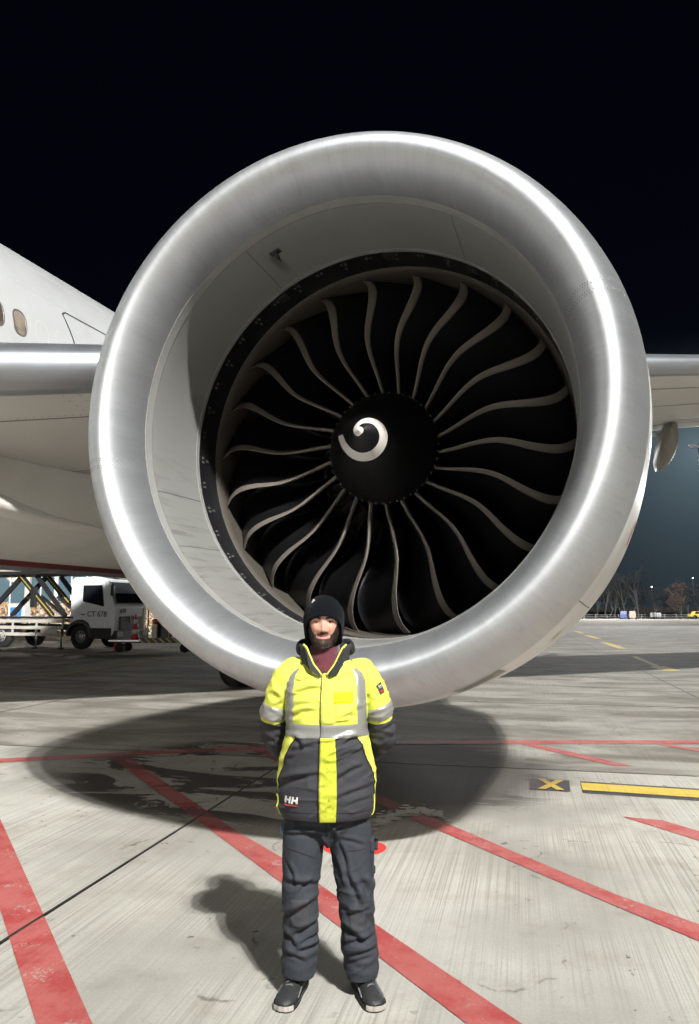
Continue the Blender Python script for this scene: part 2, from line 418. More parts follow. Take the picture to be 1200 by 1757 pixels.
# spilled absorbent by the stain
m = MB(); rnd = random.Random(3)
for k in range(260):
    u = rnd.random(); x = 0.20 + 0.62 * u + rnd.gauss(0, 0.02); y = 6.40 + 0.62 * math.sin(u * 2.6) * 0.7 + rnd.gauss(0, 0.07)
    s = rnd.uniform(0.008, 0.03); a0 = rnd.random() * 6
    m.add([(x + s * math.cos(a0 + q) * 1.5, y + s * math.sin(a0 + q), 0.006 + 0.004 * rnd.random()) for q in (0, 1.3, 2.5, 3.8, 5.0)], [(0, 1, 2, 3, 4)])
m.build('spilled_powder', pm('pale_powder', (0.42, 0.42, 0.40), 0.9), apron, kind='stuff', smooth=False)

# ------------------------------------------------------------------ airliner (local axes: x outboard, y aft, z up; y = 0 at the fan case)
AZ = 0.3328; ZC = 3.1763
plane = thing('airliner', 'white twin engined airliner parked with its huge open silver engine facing the viewer', 'airplane', (0.1928, 6.1648, 0), -AZ)
def warp(s, a, r):
    k = min(max(-s / 0.9, 0.0), 1.0)
    x = r * math.cos(a); z = r * math.sin(a)
    return Vector((x + 0.052 * k, s - 0.021 * z * k, ZC + z - 0.03 * k))
SH, RH, RM, SM, KX = -1.312, 1.839, 2.194, 0.472, 0.437
def r_out(s): return RH + (RM - RH) * max(0.0, 1 - ((SM - s) / (SM - SH)) ** 2) ** KX
RT, ST = 1.648, -0.70
def r_in(s): return RH - (RH - RT) * max(0.0, 1 - ((ST - s) / (ST - SH)) ** 2) ** 0.5
NA = 256
def ang(j, n=NA): return 2 * PI * j / n

# --- materials
t = NT('spun_aluminium'); p = t.pos(); x, y, z = t.sep(p)
th = t.math('ARCTAN2', t.math('ADD', z, -ZC), x)
rr = t.math('SQRT', t.math('ADD', t.math('MULTIPLY', x, x), t.math('POWER', t.math('ADD', z, -ZC), 2.0)))
st = t.noise(t.comb(t.math('MULTIPLY', th, 90.0), t.math('MULTIPLY', rr, 3.0), t.math('MULTIPLY', y, 3.0)), 1.0, 3, 0.6)
st2 = t.noise(t.comb(t.math('MULTIPLY', th, 14.0), t.math('MULTIPLY', rr, 1.4), t.math('MULTIPLY', y, 1.4)), 1.0, 4, 0.6)
smudge = t.ramp(t.noise(t.comb(t.math('MULTIPLY', th, 30.0), t.math('MULTIPLY', rr, 9.0), t.math('MULTIPLY', y, 4.0)), 1.0, 4, 0.6), 0.60, 0.78)
f = t.math('ADD', t.math('MULTIPLY_ADD', st, 0.18, 0.86), t.math('MULTIPLY_ADD', st2, 0.26, -0.13))
c = t.mix(1.0, (0.63, 0.65, 0.68), t.comb(f, f, f), 'MULTIPLY')
c = t.mix(t.math('MULTIPLY', smudge, 0.42), c, (0.48, 0.47, 0.46))
t.set(col=c, metal=0.90, rough=t.math('ADD', t.math('MULTIPLY_ADD', st, 0.12, 0.50), t.math('MULTIPLY', smudge, 0.08)), aniso=0.45)
tg = t.node('ShaderNodeTangent', direction_type='RADIAL', axis='Y'); t.l.new(tg.outputs[0], t.b.inputs['Tangent'])
t.b.inputs['Anisotropic Rotation'].default_value = 0.0
M_LIP = t.m
t = NT('inlet_liner_paint'); p = t.pos(); x, y, z = t.sep(p); zz = t.math('ADD', z, -ZC)
th = t.math('ARCTAN2', zz, x)
run = t.noise(t.comb(t.math('MULTIPLY', th, 26.0), t.math('MULTIPLY', y, 1.6), 0.0), 1.0, 5, 0.65, 0.5)
low = t.ramp(zz, 0.1, -0.9)
blot = t.noise(p, 1.6, 5, 0.6)
c = t.mix(t.math('MULTIPLY', t.ramp(run, 0.48, 0.66), t.math('MULTIPLY_ADD', low, 0.55, 0.06)), (0.225, 0.227, 0.218), (0.105, 0.100, 0.083))
c = t.mix(t.math('MULTIPLY', t.ramp(blot, 0.5, 0.75), t.math('MULTIPLY_ADD', low, 0.3, 0.10)), c, (0.20, 0.172, 0.12))
perf = t.node('ShaderNodeTexVoronoi'); t.l.new(p, perf.inputs['Vector']); perf.inputs['Scale'].default_value = 130
c = t.mix(t.math('MULTIPLY', t.ramp(perf.outputs['Distance'], 0.35, 0.2), 0.18), c, (0.12, 0.12, 0.11))
streak = t.math('MULTIPLY', t.ramp(t.math('ABSOLUTE', t.math('ADD', th, -2.0)), 0.035, 0.008), t.math('MULTIPLY', t.ramp(y, -0.62, -0.56), t.ramp(y, -0.12, -0.45)))
c = t.mix(t.math('MULTIPLY', streak, 0.7), c, (0.06, 0.06, 0.055))
t.set(col=c, rough=0.5, spec=0.4); M_LINER = t.m
M_COWL = pm('cowl_paint', (0.78, 0.78, 0.755), 0.4, var=0.06, scale=1.0, dirt=0.22, dirtcol=(0.36, 0.34, 0.29), coat=0.2)
M_CASE = pm('fan_case_black', (0.012, 0.012, 0.014), 0.45, var=0.2)
M_RUB = pm('rub_strip', (0.055, 0.047, 0.037), 0.7, var=0.2)
M_BLADE = pm('carbon_blade', (0.008, 0.008, 0.009), 0.34, var=0.25, spec=0.25)
M_EDGE = pm('titanium_edge', (0.20, 0.172, 0.148), 0.6, metal=0.2, var=0.10, scale=4)
M_SPIN = pm('spinner_black', (0.0045, 0.0045, 0.005), 0.40, var=0.2, spec=0.3)
M_SPIRAL = pm('spiral_paint', (0.66, 0.60, 0.56), 0.5, var=0.06)
M_BOLT = pm('bolt_steel', (0.22, 0.215, 0.21), 0.4, metal=0.7)
M_SLAT = pm('slat_metal', (0.48, 0.51, 0.55), 0.50, metal=1.0, var=0.05, scale=2)

# --- engine inlet
prof = []                                                   # lip: inner edge -> highlight -> outer edge
n = 26
for i in range(n + 1):
    u = i / n; s = -0.928 + (SH + 0.928) * (1 - (1 - u) ** 2); prof.append((s, r_in(s)))
for i in range(1, n + 1):
    u = i / n; s = SH + (-0.861 - SH) * u ** 2; prof.append((s, r_out(s)))
MB().grid([[warp(s, ang(j), r) for j in range(NA)] for s, r in prof], cv=True).build('inlet_lip', M_LIP, plane)
lip = plane.children[-1] if False else [o for o in COL.objects if o.name == 'inlet_lip'][0]
lip['label'] = 'polished aluminium lip around the engine intake'
# riveted splice joints on the lip
def lip_pt(a, k, off=0.0):
    i = min(int(k), len(prof) - 2); f = k - i
    s = prof[i][0] * (1 - f) + prof[i + 1][0] * f; r = prof[i][1] * (1 - f) + prof[i + 1][1] * f
    q = warp(s, a, r)
    ds, dr = prof[i + 1][0] - prof[i][0], prof[i + 1][1] - prof[i][1]
    L = math.hypot(ds, dr)
    nn = Vector((-ds / L * math.cos(a), dr / L, -ds / L * math.sin(a)))
    return q + nn * off, nn
for a0 in (R(189.6), R(17.6)):
    m = MB()
    rows = []
    for i in range(61):
        k = 1 + 49 * i / 60
        rows.append([lip_pt(a0 + d, k, h)[0] for d, h in ((-0.0015, 0.0), (-0.0012, 0.0016), (0.0012, 0.0016), (0.0015, 0.0))])
    m.grid(rows); m.build('splice_seam', pm('splice_gap', (0.05, 0.05, 0.05), 0.6), lip)
    m = MB()
    for d in (-0.020, -0.011, 0.011, 0.020):
        for i in range(22):
            k = 3 + 44 * (i + (0.5 if abs(d) > 0.015 else 0)) / 22
            q, nn = lip_pt(a0 + d, k, 0.0)
            q2, _ = lip_pt(a0 + d, k, 0.0025)
            if nn.length < 0.1: continue
            m.ell(q2, (0.0055, 0.0055, 0.0055), 6, 4)
    m.build('rivets', pm('rivet_metal', (0.30, 0.29, 0.29), 0.45, metal=0.8), lip, kind='stuff')

# --- liner: front edge band, barrel, panel joints
def r_barrel(s):
    if s < -0.70: return r_in(s) + 0.0
    u = (s + 0.70) / 0.70
    return RT + (1.66 - RT) * u * u * (3 - 2 * u)
rows = [[warp(s, ang(j), r_barrel(s)) for j in range(NA)] for s in [-0.924 + 0.924 * i / 20 for i in range(21)]]
barrel = MB().grid(rows, cv=True).build('inlet_barrel', M_LINER, plane)
def ring(name, s0, s1, dr, mat, par, n=NA, rf=None):
    rf = rf or r_barrel
    rows = [[warp(s, ang(j, n), rf(s) - d) for j in range(n)] for s, d in ((s0, 0.0), (s0 + 0.002, dr), (s1 - 0.002, dr), (s1, 0.0))]
    return MB().grid(rows, cv=True).build(name, mat, par, smooth=False)
ring('edge_band', -0.926, -0.842, 0.003, pm('liner_edge_paint', (0.26, 0.26, 0.25), 0.5, dirt=0.3, dirtcol=(0.2, 0.18, 0.13)), barrel)
ring('rear_band', -0.062, -0.004, 0.003, pm('liner_rear_paint', (0.24, 0.24, 0.23), 0.5), barrel)
ring('joint_line', -0.839, -0.833, 0.0015, M_SEAM, barrel)
for a0 in (R(196), R(213), R(60), R(120), R(300), R(345)):
    rows = [[warp(s, a0 + d, r_barrel(s) - h) for d, h in ((-0.0022, 0), (-0.0018, 0.0016), (0.0018, 0.0016), (0.0022, 0))] for s in [-0.83 + 0.76 * i / 14 for i in range(15)]]
    MB().grid(rows).build('panel_joint', M_SEAM, barrel)
# probe in the upper left of the barrel
q = warp(-0.60, R(114), r_barrel(-0.60)); nn = Vector((-math.cos(R(114)), 0, -math.sin(R(114))))
m = MB(); m.tube([q - nn * 0.01, q + nn * 0.045, q + nn * 0.06 + Vector((0, 0.06, 0))], [0.022, 0.016, 0.008], 10)
m.box(q + nn * 0.004, (0.09, 0.06, 0.012), rot=Matrix.Rotation(-R(114) + PI / 2, 3, 'Y'))
m.build('sensor_probe', M_DARK, plane)

# --- fan case
rows = [[(r * math.cos(ang(j)), s, ZC + r * math.sin(ang(j))) for j in range(NA)] for s, r in ((0.0, 1.66), (0.006, 1.668), (0.29, 1.668), (0.32, 1.672))]
case = MB().grid(rows, cv=True).build('fan_case_ring', M_CASE, plane)
rows = [[(r * math.cos(ang(j)), s, ZC + r * math.sin(ang(j))) for j in range(NA)] for s, r in ((0.321, 1.672), (0.34, 1.652), (0.40, 1.645), (0.82, 1.645), (0.86, 1.66))]
MB().grid(rows, cv=True).build('rub_strip', M_RUB, plane)
rows = [[(r * math.cos(ang(j, 96)), s, ZC + r * math.sin(ang(j, 96))) for j in range(96)] for s, r in ((0.861, 1.66), (1.9, 1.62), (2.6, 1.5), (2.61, 0.4))]
MB().grid(rows, cv=True).build('bypass_duct', M_CASE, plane)
m = MB()
for k in range(44):
    for q, s in ((-0.009, 0.075), (0.009, 0.075), (0.0, 0.155)):
        if s > 0.1 and k % 2: continue
        a = 2 * PI * k / 44 + q * 1.3 + 0.03
        c = Vector((1.663 * math.cos(a), s, ZC + 1.663 * math.sin(a)))
        m.box(c, (0.020, 0.032, 0.007), rot=Matrix.Rotation(-a + PI / 2, 3, 'Y'))
m.build('case_bolts', M_BOLT, case, kind='stuff', smooth=False)
for k in (6, 9, 13):        # darker access plugs between the bolts
    a = 2 * PI * (k + 0.5) / 40
    c = Vector((1.664 * math.cos(a), 0.10, ZC + 1.664 * math.sin(a)))
    MB().box(c, (0.09, 0.12, 0.010), rot=Matrix.Rotation(-a + PI / 2, 3, 'Y')).build('access_plug', M_BLACK, case, bevel=0.004, smooth=False)

# --- fan blades
DEL = [(0.46, -1.5), (0.50, 0.0), (0.62, 2.9), (0.75, 5.4), (0.88, 6.9), (1.0, 7.1), (1.12, 6.1), (1.25, 4.7), (1.38, 3.9), (1.48, 3.9), (1.56, 4.6), (1.632, 6.2)]
SLE = [(0.46, 0.36), (0.6, 0.33), (0.9, 0.27), (1.15, 0.25), (1.4, 0.30), (1.632, 0.40)]
CHD = [(0.46, 0.44), (0.9, 0.55), (1.3, 0.60), (1.632, 0.52)]
STG = [(0.46, 12.0), (0.8, 30.0), (1.2, 48.0), (1.632, 61.0)]
def sm(tab, x):
    pts = tab
    for i in range(len(pts) - 1):
        if x <= pts[i + 1][0] or i == len(pts) - 2:
            p0, p1, p2, p3 = pts[max(i - 1, 0)], pts[i], pts[i + 1], pts[min(i + 2, len(pts) - 1)]
            t = (x - p1[0]) / (p2[0] - p1[0])
            m1 = (p2[1] - p0[1]) / (p2[0] - p0[0]); m2 = (p3[1] - p1[1]) / (p3[0] - p1[0]); h = p2[0] - p1[0]
            return (2 * t**3 - 3 * t**2 + 1) * p1[1] + (t**3 - 2 * t**2 + t) * h * m1 + (-2 * t**3 + 3 * t**2) * p2[1] + (t**3 - t**2) * h * m2
def blade_pt(r, u, side, off):
    d = R(sm(DEL, r)); s0 = sm(SLE, r); c = sm(CHD, r); z = R(sm(STG, r))
    th = (0.055 - 0.036 * (r - 0.46) / 1.17)
    hh = th * 1.9 * math.sqrt(max(u, 0)) * (1 - u) ** 0.8 * 0.72 + off
    cam = 0.06 * c * 4 * u * (1 - u)
    ax = c * u; nm = cam * -1 + side * hh
    # chord frame: aft cos z, clockwise sin z ; normal facing forward/clockwise
    aft = ax * math.cos(z) - nm * math.sin(z)
    cw = ax * math.sin(z) + nm * math.cos(z)
    a = d - cw / r
    return Vector((r * math.cos(a), s0 + aft, r * math.sin(a)))
NR = 30
RS = [0.46 + (1.632 - 0.46) * i / NR for i in range(NR + 1)]
US = [0, 0.004, 0.015, 0.04, 0.08, 0.14, 0.25, 0.4, 0.6, 0.8, 1.0]
m = MB()
m.grid([[blade_pt(r, u, 1, 0) for u in US[::-1]] + [blade_pt(r, u, -1, 0) for u in US[1:]] for r in RS], cv=True)
bme = m.mesh('fan_blade'); bme.materials.append(M_BLADE)
m = MB()
def ustrip(r): return (0.022 + 0.060 * min(1, (r - 0.46) / 1.0)) / sm(CHD, r)
rows = []
for r in RS:
    us = ustrip(r); ul = [us * q for q in (1, 0.75, 0.5, 0.3, 0.15, 0.06, 0.015, 0)]
    rows.append([blade_pt(r, us, 1, -0.001)] + [blade_pt(r, u, 1, 0.0016) for u in ul[:-1]] + [blade_pt(r, 0, 1, 0) + (blade_pt(r, 0, 1, 0) - blade_pt(r, 0.02, 1, -0.003)) * 0.12] + [blade_pt(r, u, -1, 0.0016) for u in ul[:-1][::-1]] + [blade_pt(r, us, -1, -0.001)])
m.grid(rows)
eme = m.mesh('leading_edge'); eme.materials.append(M_EDGE)
for k in range(22):
    a = R(9.4) + 2 * PI * k / 22
    b = bpy.data.objects.new('fan_blade', bme); COL.objects.link(b); b.parent = plane
    b.location = (0, 0, ZC); b.rotation_euler = (0, -a, 0)
    e = bpy.data.objects.new('leading_edge', eme); COL.objects.link(e); e.parent = b
# stator vanes and the core splitter, far back
m = MB(); rows = []
for i in range(9):
    r = 0.86 + 0.78 * i / 8
    rows.append([Vector((r, 1.55 + 0.10 * i / 8, 0.0)), Vector((r, 1.60 + 0.1 * i / 8, 0.02)), Vector((r, 1.85, -0.06)), Vector((r, 1.60 + 0.1 * i / 8, -0.012))])
m.grid(rows, cv=True); vme = m.mesh('guide_vane'); vme.materials.append(pm('guide_vane_metal', (0.10, 0.10, 0.105), 0.38, metal=0.6))
for k in range(46):
    v = bpy.data.objects.new('guide_vane', vme); COL.objects.link(v); v.parent = plane
    v.location = (0, 0, ZC); v.rotation_euler = (0, -2 * PI * k / 46, 0)
rows = [[(r * math.cos(ang(j, 64)), s, ZC + r * math.sin(ang(j, 64))) for j in range(64)] for s, r in ((1.7, 0.70), (1.2, 0.86), (1.16, 0.88), (1.2, 0.90), (2.4, 0.95))]
MB().grid(rows, cv=True).build('core_splitter', pm('splitter_metal', (0.10, 0.10, 0.10), 0.4, metal=0.5), plane)
m = MB(); 
for k in range(60):
    a = 2 * PI * k / 60
    m.box((0.74 * math.cos(a), 1.28, ZC + 0.74 * math.sin(a)), (0.24, 0.09, 0.006), rot=Matrix.Rotation(-a, 3, 'Y') @ Matrix.Rotation(0.6, 3, 'X'))
m.build('core_vanes', pm('core_vane_metal', (0.22, 0.21, 0.20), 0.4, metal=0.6), plane, kind='stuff', smooth=False)

# --- spinner
def r_sp(s): return 0.5 * min(1.0, (s + 0.36) / 0.68) ** 0.8
pr = [(-0.36 + 0.68 * (i / 30) ** 1.6) for i in range(31)]
rows = [[(r_sp(s) * math.cos(ang(j, 96)), s, ZC + r_sp(s) * math.sin(ang(j, 96))) for j in range(96)] for s in pr] + [[(r * math.cos(ang(j, 96)), s, ZC + r * math.sin(ang(j, 96))) for j in range(96)] for s, r in ((0.33, 0.502), (0.36, 0.497), (0.40, 0.48), (1.3, 0.56))]
spin = MB().grid(rows, cv=True).build('spinner', M_SPIN, plane)
m = MB()
for k in range(48):
    a = 2 * PI * k / 48
    m.ell((0.500 * math.cos(a), 0.315, ZC + 0.500 * math.sin(a)), (0.012, 0.012, 0.012), 6, 5)
m.build('spinner_bolts', pm('spinner_bolt', (0.07, 0.068, 0.065), 0.4, metal=0.5), spin, kind='stuff')
def s_of(r): return -0.36 + 0.68 * (r / 0.5) ** (1 / 0.8)
OUTR = [(-191.2, .319), (-175, .271), (-155.4, .239), (-128, .222), (-100.4, .211), (-73.8, .205), (-50.4, .198), (-28, .191), (-5, .184), (23.3, .170), (47.2, .155), (72.1, .137), (96.8, .111), (124.3, .081), (176.6, .060), (243, .046), (300, .030)]
INR = [(-191.2, .232), (-177.5, .197), (-154.6, .168), (-126.6, .157), (-100, .155), (-74.6, .151), (-52.5, .147), (-31.2, .143), (-11.1, .135), (14.5, .121), (39.7, .105), (58.3, .085), (84.7, .059), (102, .037), (120, .018), (300, .006)]
rows = []
for i in range(161):
    d = -190.5 + 490 * i / 160
    a = R(d); ro, ri = lin(OUTR, d), lin(INR, d)
    rows.append([Vector(((r) * math.cos(a), s_of(r) - 0.0035, ZC + r * math.sin(a))) for r in [ro + (ri - ro) * q / 6 for q in range(7)]])
m = MB().grid(rows)
m.grid([[Vector((r * math.cos(ang(j, 24)), s_of(r) - 0.005, ZC + r * math.sin(ang(j, 24)))) for j in range(24)] for r in (0.001, 0.010, 0.020, 0.032)], cv=True)
m.build('spiral_mark', M_SPIRAL, spin, label='white painted spiral on the black nose cone')

# --- cowl
cs = [(-0.861 + 1.36 * i / 24, r_out(-0.861 + 1.36 * i / 24)) for i in range(25)] + [(1.2, 2.19), (2.0, 2.13), (2.8, 2.02), (3.6, 1.86), (4.2, 1.70), (4.22, 1.5)]
cs[0] = (-0.859, r_out(-0.859))
cowl = MB().grid([[warp(s, ang(j), r - 0.004) for j in range(NA)] for s, r in cs], cv=True).build('engine_cowl', M_COWL, plane)
MB().grid([[(r * math.cos(ang(j, 64)), s, ZC + r * math.sin(ang(j, 64))) for j in range(64)] for s, r in ((3.6, 1.2), (4.2, 1.15), (5.6, 0.85), (6.4, 0.6), (7.2, 0.15))], cv=True).build('core_cowl', M_STEEL, plane)
def patch(name, a0, a1, s0, s1, off, mat, par, na=12, ns=6):
    rows = [[warp(s0 + (s1 - s0) * i / ns, a0 + (a1 - a0) * j / na, r_out(s0 + (s1 - s0) * i / ns) - 0.004 + off) for j in range(na + 1)] for i in range(ns + 1)]
    return MB().grid(rows).build(name, mat, par)
dp = patch('vent_panel', R(-68.5), R(-59.0), -0.845, -0.56, 0.004, pm('vent_grey', (0.26, 0.255, 0.24), 0.5, var=0.1), cowl)
for k in range(9):
    patch('stencil_mark', R(-67.0) + 0.012 * k, R(-67.0) + 0.012 * k + (0.008 if k % 3 else 0.010), -0.76 + 0.008 * (k % 2), -0.72, 0.006, M_DARK, dp, 2, 2)
patch('warning_stripe', R(-25.5), R(-20.5), 0.05, 0.16, 0.004, pm('red_decal', (0.50, 0.05, 0.05), 0.5), cowl, 6, 2)
patch('warning_stripe', R(-24.5), R(-21.5), -0.10, -0.04, 0.004, pm('blue_decal', (0.25, 0.27, 0.45), 0.5), cowl, 6, 2)
patch('cowl_latch', R(-49.0), R(-46.2), -0.42, -0.36, 0.004, pm('yellow_decal', (0.55, 0.45, 0.16), 0.5), cowl, 4, 2)
for a0 in (R(5), R(-40), R(-90), R(90), R(140), R(215)):
    patch('cowl_joint', a0 - 0.002, a0 + 0.002, -0.84, 0.48, 0.0016, M_SEAM, cowl, 2, 12)

# --- wing
def wing_st(x):
    k = (x + 4.9)
    le = 1.04 + k * 0.7545 if x > -6.7 else -0.32
    te = lin([(-6.9, 12.0), (0, 12.6), (3.43, 13.8), (15.5, 20.8), (30, 29)], x)
    zl = 4.77 + k * 0.131; c = te - le
    return le, c, zl, lin([(-6.9, .115), (0, .105), (6, .10), (30, .09)], x)
def naca(u, t): return 5 * t * (0.2969 * math.sqrt(u) - 0.126 * u - 0.3516 * u * u + 0.2843 * u**3 - 0.1036 * u**4)
def wing_pt(x, u, up, off=0.0):
    le, c, zl, t = wing_st(x)
    h = naca(u, t) * c * (1.05 if up else 0.95) + off
    return Vector((x, le + c * u - (off if u < 0.003 else 0), zl + (1 if up else -1) * h + u * lin([(-6.9, 0.30), (3.4, 0.38), (30, 0.4)], x)))
UW = [0, .002, .006, .012, .02, .03, .045, .065, .09, .13, .18, .25, .35, .45, .55, .65, .75, .85, .93, 1.0]
XS = [-6.9 + 0.75 * i for i in range(50)]
wing = MB().grid([[wing_pt(x, u, True) for u in UW[::-1]] + [wing_pt(x, u, False) for u in UW[1:]] for x in XS], cv=True).build('wing', M_GREYWING, plane)
def slat(x0, x1):
    ul = [.10, .075, .055, .04, .028, .018, .010, .005, .002, 0]
    rows = []
    n = max(2, int((x1 - x0) / 0.5))
    for i in range(n + 1):
        x = x0 + (x1 - x0) * i / n
        rows.append([wing_pt(x, .10, True, -.01)] + [wing_pt(x, u, True, .006) for u in ul] + [wing_pt(x, u, False, .006) for u in ul[::-1][1:7]] + [wing_pt(x, .026, False, -.01)])
    MB().grid(rows).build('slat', M_SLAT, wing)
slat(-6.4, -1.2); slat(1.25, 7.4); slat(7.43, 14); slat(14.03, 20)
def wing_line(pts, w=0.012, mat=None):
    m = MB(); rows = []
    for i in range(21):
        k = i / 20; x = pts[0][0] + (pts[1][0] - pts[0][0]) * k; u = pts[0][1] + (pts[1][1] - pts[0][1]) * k
        le, c, zl, tt = wing_st(x)
        dx = w if abs(pts[1][0] - pts[0][0]) < 0.5 else 0; du = 0 if dx else w / c
        rows.append([wing_pt(x - dx, u - du, False, .001), wing_pt(x - dx, u - du, False, .004), wing_pt(x + dx, u + du, False, .004), wing_pt(x + dx, u + du, False, .001)])
    m.grid(rows); m.build('panel_line', mat or M_SEAMW, wing)
M_SEAMW = pm('wing_seam', (0.20, 0.195, 0.18), 0.6)
for P in (((-5.9, .10), (-1.0, .105)), ((-4.6, .12), (-4.6, .35)), ((-3.4, .12), (-3.4, .6)), ((-2.45, .12), (-2.45, .6)), ((-6.5, .34), (-1.0, .36)), ((1.3, .12), (14, .12)), ((1.3, .30), (14, .32)), ((1.3, .62), (14, .63)), ((1.3, .72), (14, .73)), ((5.0, .04), (5.0, .62)), ((-6.5, .52), (-1, .55))):
    wing_line(P)
m = MB(); rnd = random.Random(5)
for x in (-4.68, -4.52, -3.48, -3.32, -2.5, -2.4):
    for i in range(26):
        q = wing_pt(x, .045 + .012 * i, False, .002); m.box(q, (.012, .012, .004))
for i in range(60):
    q = wing_pt(-5.9 + 0.08 * i, .094, False, .002); m.box(q, (.011, .011, .004))
m.build('fasteners', M_SEAMW, wing, kind='stuff', smooth=False)
M_FAIR = pm('fairing_paint', (0.23, 0.22, 0.195), 0.5, var=.06)
# flap track fairing beyond the engine
def canoe(x, y0, y1, z, rx, rz):
    rows = []
    for i in range(25):
        k = i / 24; s = min(1.0, (k / 0.22)) if k < 0.22 else 1 - ((k - 0.22) / 0.78) ** 2 * 0.95
        w = math.sin(min(k / 0.22, 1) * PI / 2) ** 0.6 if k < .22 else s
        rows.append([(x + rx * w * math.cos(a) * (0.72 - 0.28 * math.sin(a)) + 0.09 * w * math.sin(a), y0 + (y1 - y0) * k, z + rz * w * math.sin(a) + 0.06 * k) for a in [2 * PI * j / 24 for j in range(24)]])
    return MB().grid(rows, cv=True).build('flap_track_fairing', M_FAIR, wing)
canoe(3.28, 11.3, 16.8, 5.70, 0.31, 0.50); canoe(9.6, 14.0, 19.5, 6.4, 0.32, 0.50)
fl = [(3.55 + dx, y, z) for dx, y, z in ((-0.62, 12.4, 5.75), (-0.62, 12.4, 5.28))]
MB().tube([(2.72, 12.6, 5.85), (2.74, 12.4, 5.6), (2.80, 12.4, 5.35)], [.05, .09, .05], 8).build('flap_actuator', M_DKGREY, wing)
MB().box((3.0, 12.5, 5.82), (0.9, .08, .05)).build('hinge_bracket', M_BELLY, wing)
# pylon
m = MB(); rows = []
for y, w, z0, z1 in ((0.6, .12, 5.2, 5.42), (2.2, .22, 5.0, 5.75), (4.4, .25, 4.6, 5.75), (7.5, .22, 4.4, 5.6), (10, .05, 4.9, 5.6)):
    rows.append([(-w, y, z0), (w, y, z0), (w, y, z1), (-w, y, z1)])
m.grid(rows, cv=True); m.build('pylon', M_COWL, plane, bevel=.05)

# --- fuselage
FX, FZ, FR = -9.8, 5.66, 3.07
rows = []
for y, k, dz in ((-30, .02, -.6), (-29, .35, -.5), (-26, .75, -.2), (-21, 1, 0), (-10, 1, 0), (0, 1, 0), (10, 1, 0), (24, 1, 0), (34, .75, .7), (44, .3, 1.9)):
    rows.append([(FX + FR * k * math.cos(a), y, FZ + dz + FR * k * math.sin(a)) for a in [2 * PI * j / 128 for j in range(128)]])
fus = MB().grid(rows, cv=True).build('fuselage', M_WHITE, plane)
def fpt(y, z, off=0.0):
    a = math.asin((z - FZ) / FR); return Vector((FX + (FR + off) * math.cos(a), y, FZ + (FR + off) * math.sin(a)))
def oval(yc, zc, w, h, off, n=28, e=2.6):
    out = []
    for k in range(n):
        a = 2 * PI * k / n; c, s = math.cos(a), math.sin(a)
        out.append(fpt(yc + w * math.copysign(abs(c) ** (2 / e), c), zc + h * math.copysign(abs(s) ** (2 / e), s), off))
    return out
M_PANE = NT('cabin_window'); M_PANE.set(col=M_PANE.mix(M_PANE.ramp(M_PANE.noise(M_PANE.pos(), 3.3, 2), .40, .62), (0.075, 0.058, 0.045), (0.24, 0.20, 0.165)), rough=0.15, spec=0.5); M_PANE = M_PANE.m  # noise from dark to tan stands in for inner shading of a recessed pane
M_WFR = pm('window_frame_grey', (0.13, 0.13, 0.135), 0.4, metal=0.4)
M_PLUG = pm('window_plug_line', (0.52, 0.53, 0.53), 0.5)
for k in range(-14, 2):
    yc = 3.09 + 0.475 * (k - 1) + 0.0
    if k == 2: continue
    m = MB(); rows = [oval(yc, 6.27, .155, .225, .002), oval(yc, 6.27, .150, .220, .008), oval(yc, 6.27, .132, .20, .008), oval(yc, 6.27, .128, .196, -.002)]
    m.grid(rows, cv=True); wf = m.build('cabin_window', M_WFR, fus)
    m = MB().grid([oval(yc, 6.27, .131 * q, .199 * q, .002) for q in (1, .75, .5, .25, .01)], cv=True); m.build('pane', M_PANE, wf)
for yc in (3.585, 4.06):
    m = MB(); m.grid([oval(yc, 6.27, .150, .220, .0015), oval(yc, 6.27, .141, .211, .0015)], cv=True); m.build('window_plug', M_PLUG, fus)
m = MB()
for P in ([(4.26, 6.90), (4.36, 6.97), (6.6, 6.97)], [(4.26, 6.90), (4.45, 6.2), (4.55, 5.2)]):
    for a, b in zip(P, P[1:]):
        for k in range(12):
            y0, z0 = a[0] + (b[0] - a[0]) * k / 12, a[1] + (b[1] - a[1]) * k / 12; y1, z1 = a[0] + (b[0] - a[0]) * (k + 1) / 12, a[1] + (b[1] - a[1]) * (k + 1) / 12
            d = Vector((y1 - y0, z1 - z0)).normalized() * .016; nx, nz = -d.y, d.x
            m.add([fpt(y0 + nx, z0 + nz, .003), fpt(y0 - nx, z0 - nz, .003), fpt(y1 - nx, z1 - nz, .003), fpt(y1 + nx, z1 + nz, .003)], [(0, 1, 2, 3)])
m.build('exit_door_seam', pm('door_gap', (0.05, 0.05, 0.05), .6), fus, smooth=False)
for z0 in (6.30, 6.22):
    m = MB(); m.add([fpt(4.95, z0, .003), fpt(5.9, z0, .003), fpt(5.9, z0 + .018, .003), fpt(4.95, z0 + .018, .003)], [(0, 1, 2, 3)]); m.build('stencil_line', M_PLUG, fus)
M_FLINE = pm('fuselage_seam', (0.40, 0.41, 0.41), .5)
for y0 in (-6.2, -4.1, -1.9, .35, 1.72, 5.9, 8.2):
    rows = []
    for i in range(41):
        a = -1.2 + 2.4 * i / 40
        rows.append([(FX + (FR + h) * math.cos(a), y0 + d, FZ + (FR + h) * math.sin(a)) for d, h in ((-.005, -.002), (-.004, .0018), (.004, .0018), (.005, -.002))])
    MB().grid(rows).build('skin_joint', M_FLINE, fus)
for z0 in (7.05, 7.75):
    MB().grid([[fpt(-8 + .4 * i, z0 + d, h) for d, h in ((-.005, -.002), (-.004, .0018), (.004, .0018), (.005, -.002))] for i in range(46)]).build('skin_joint', M_FLINE, fus)
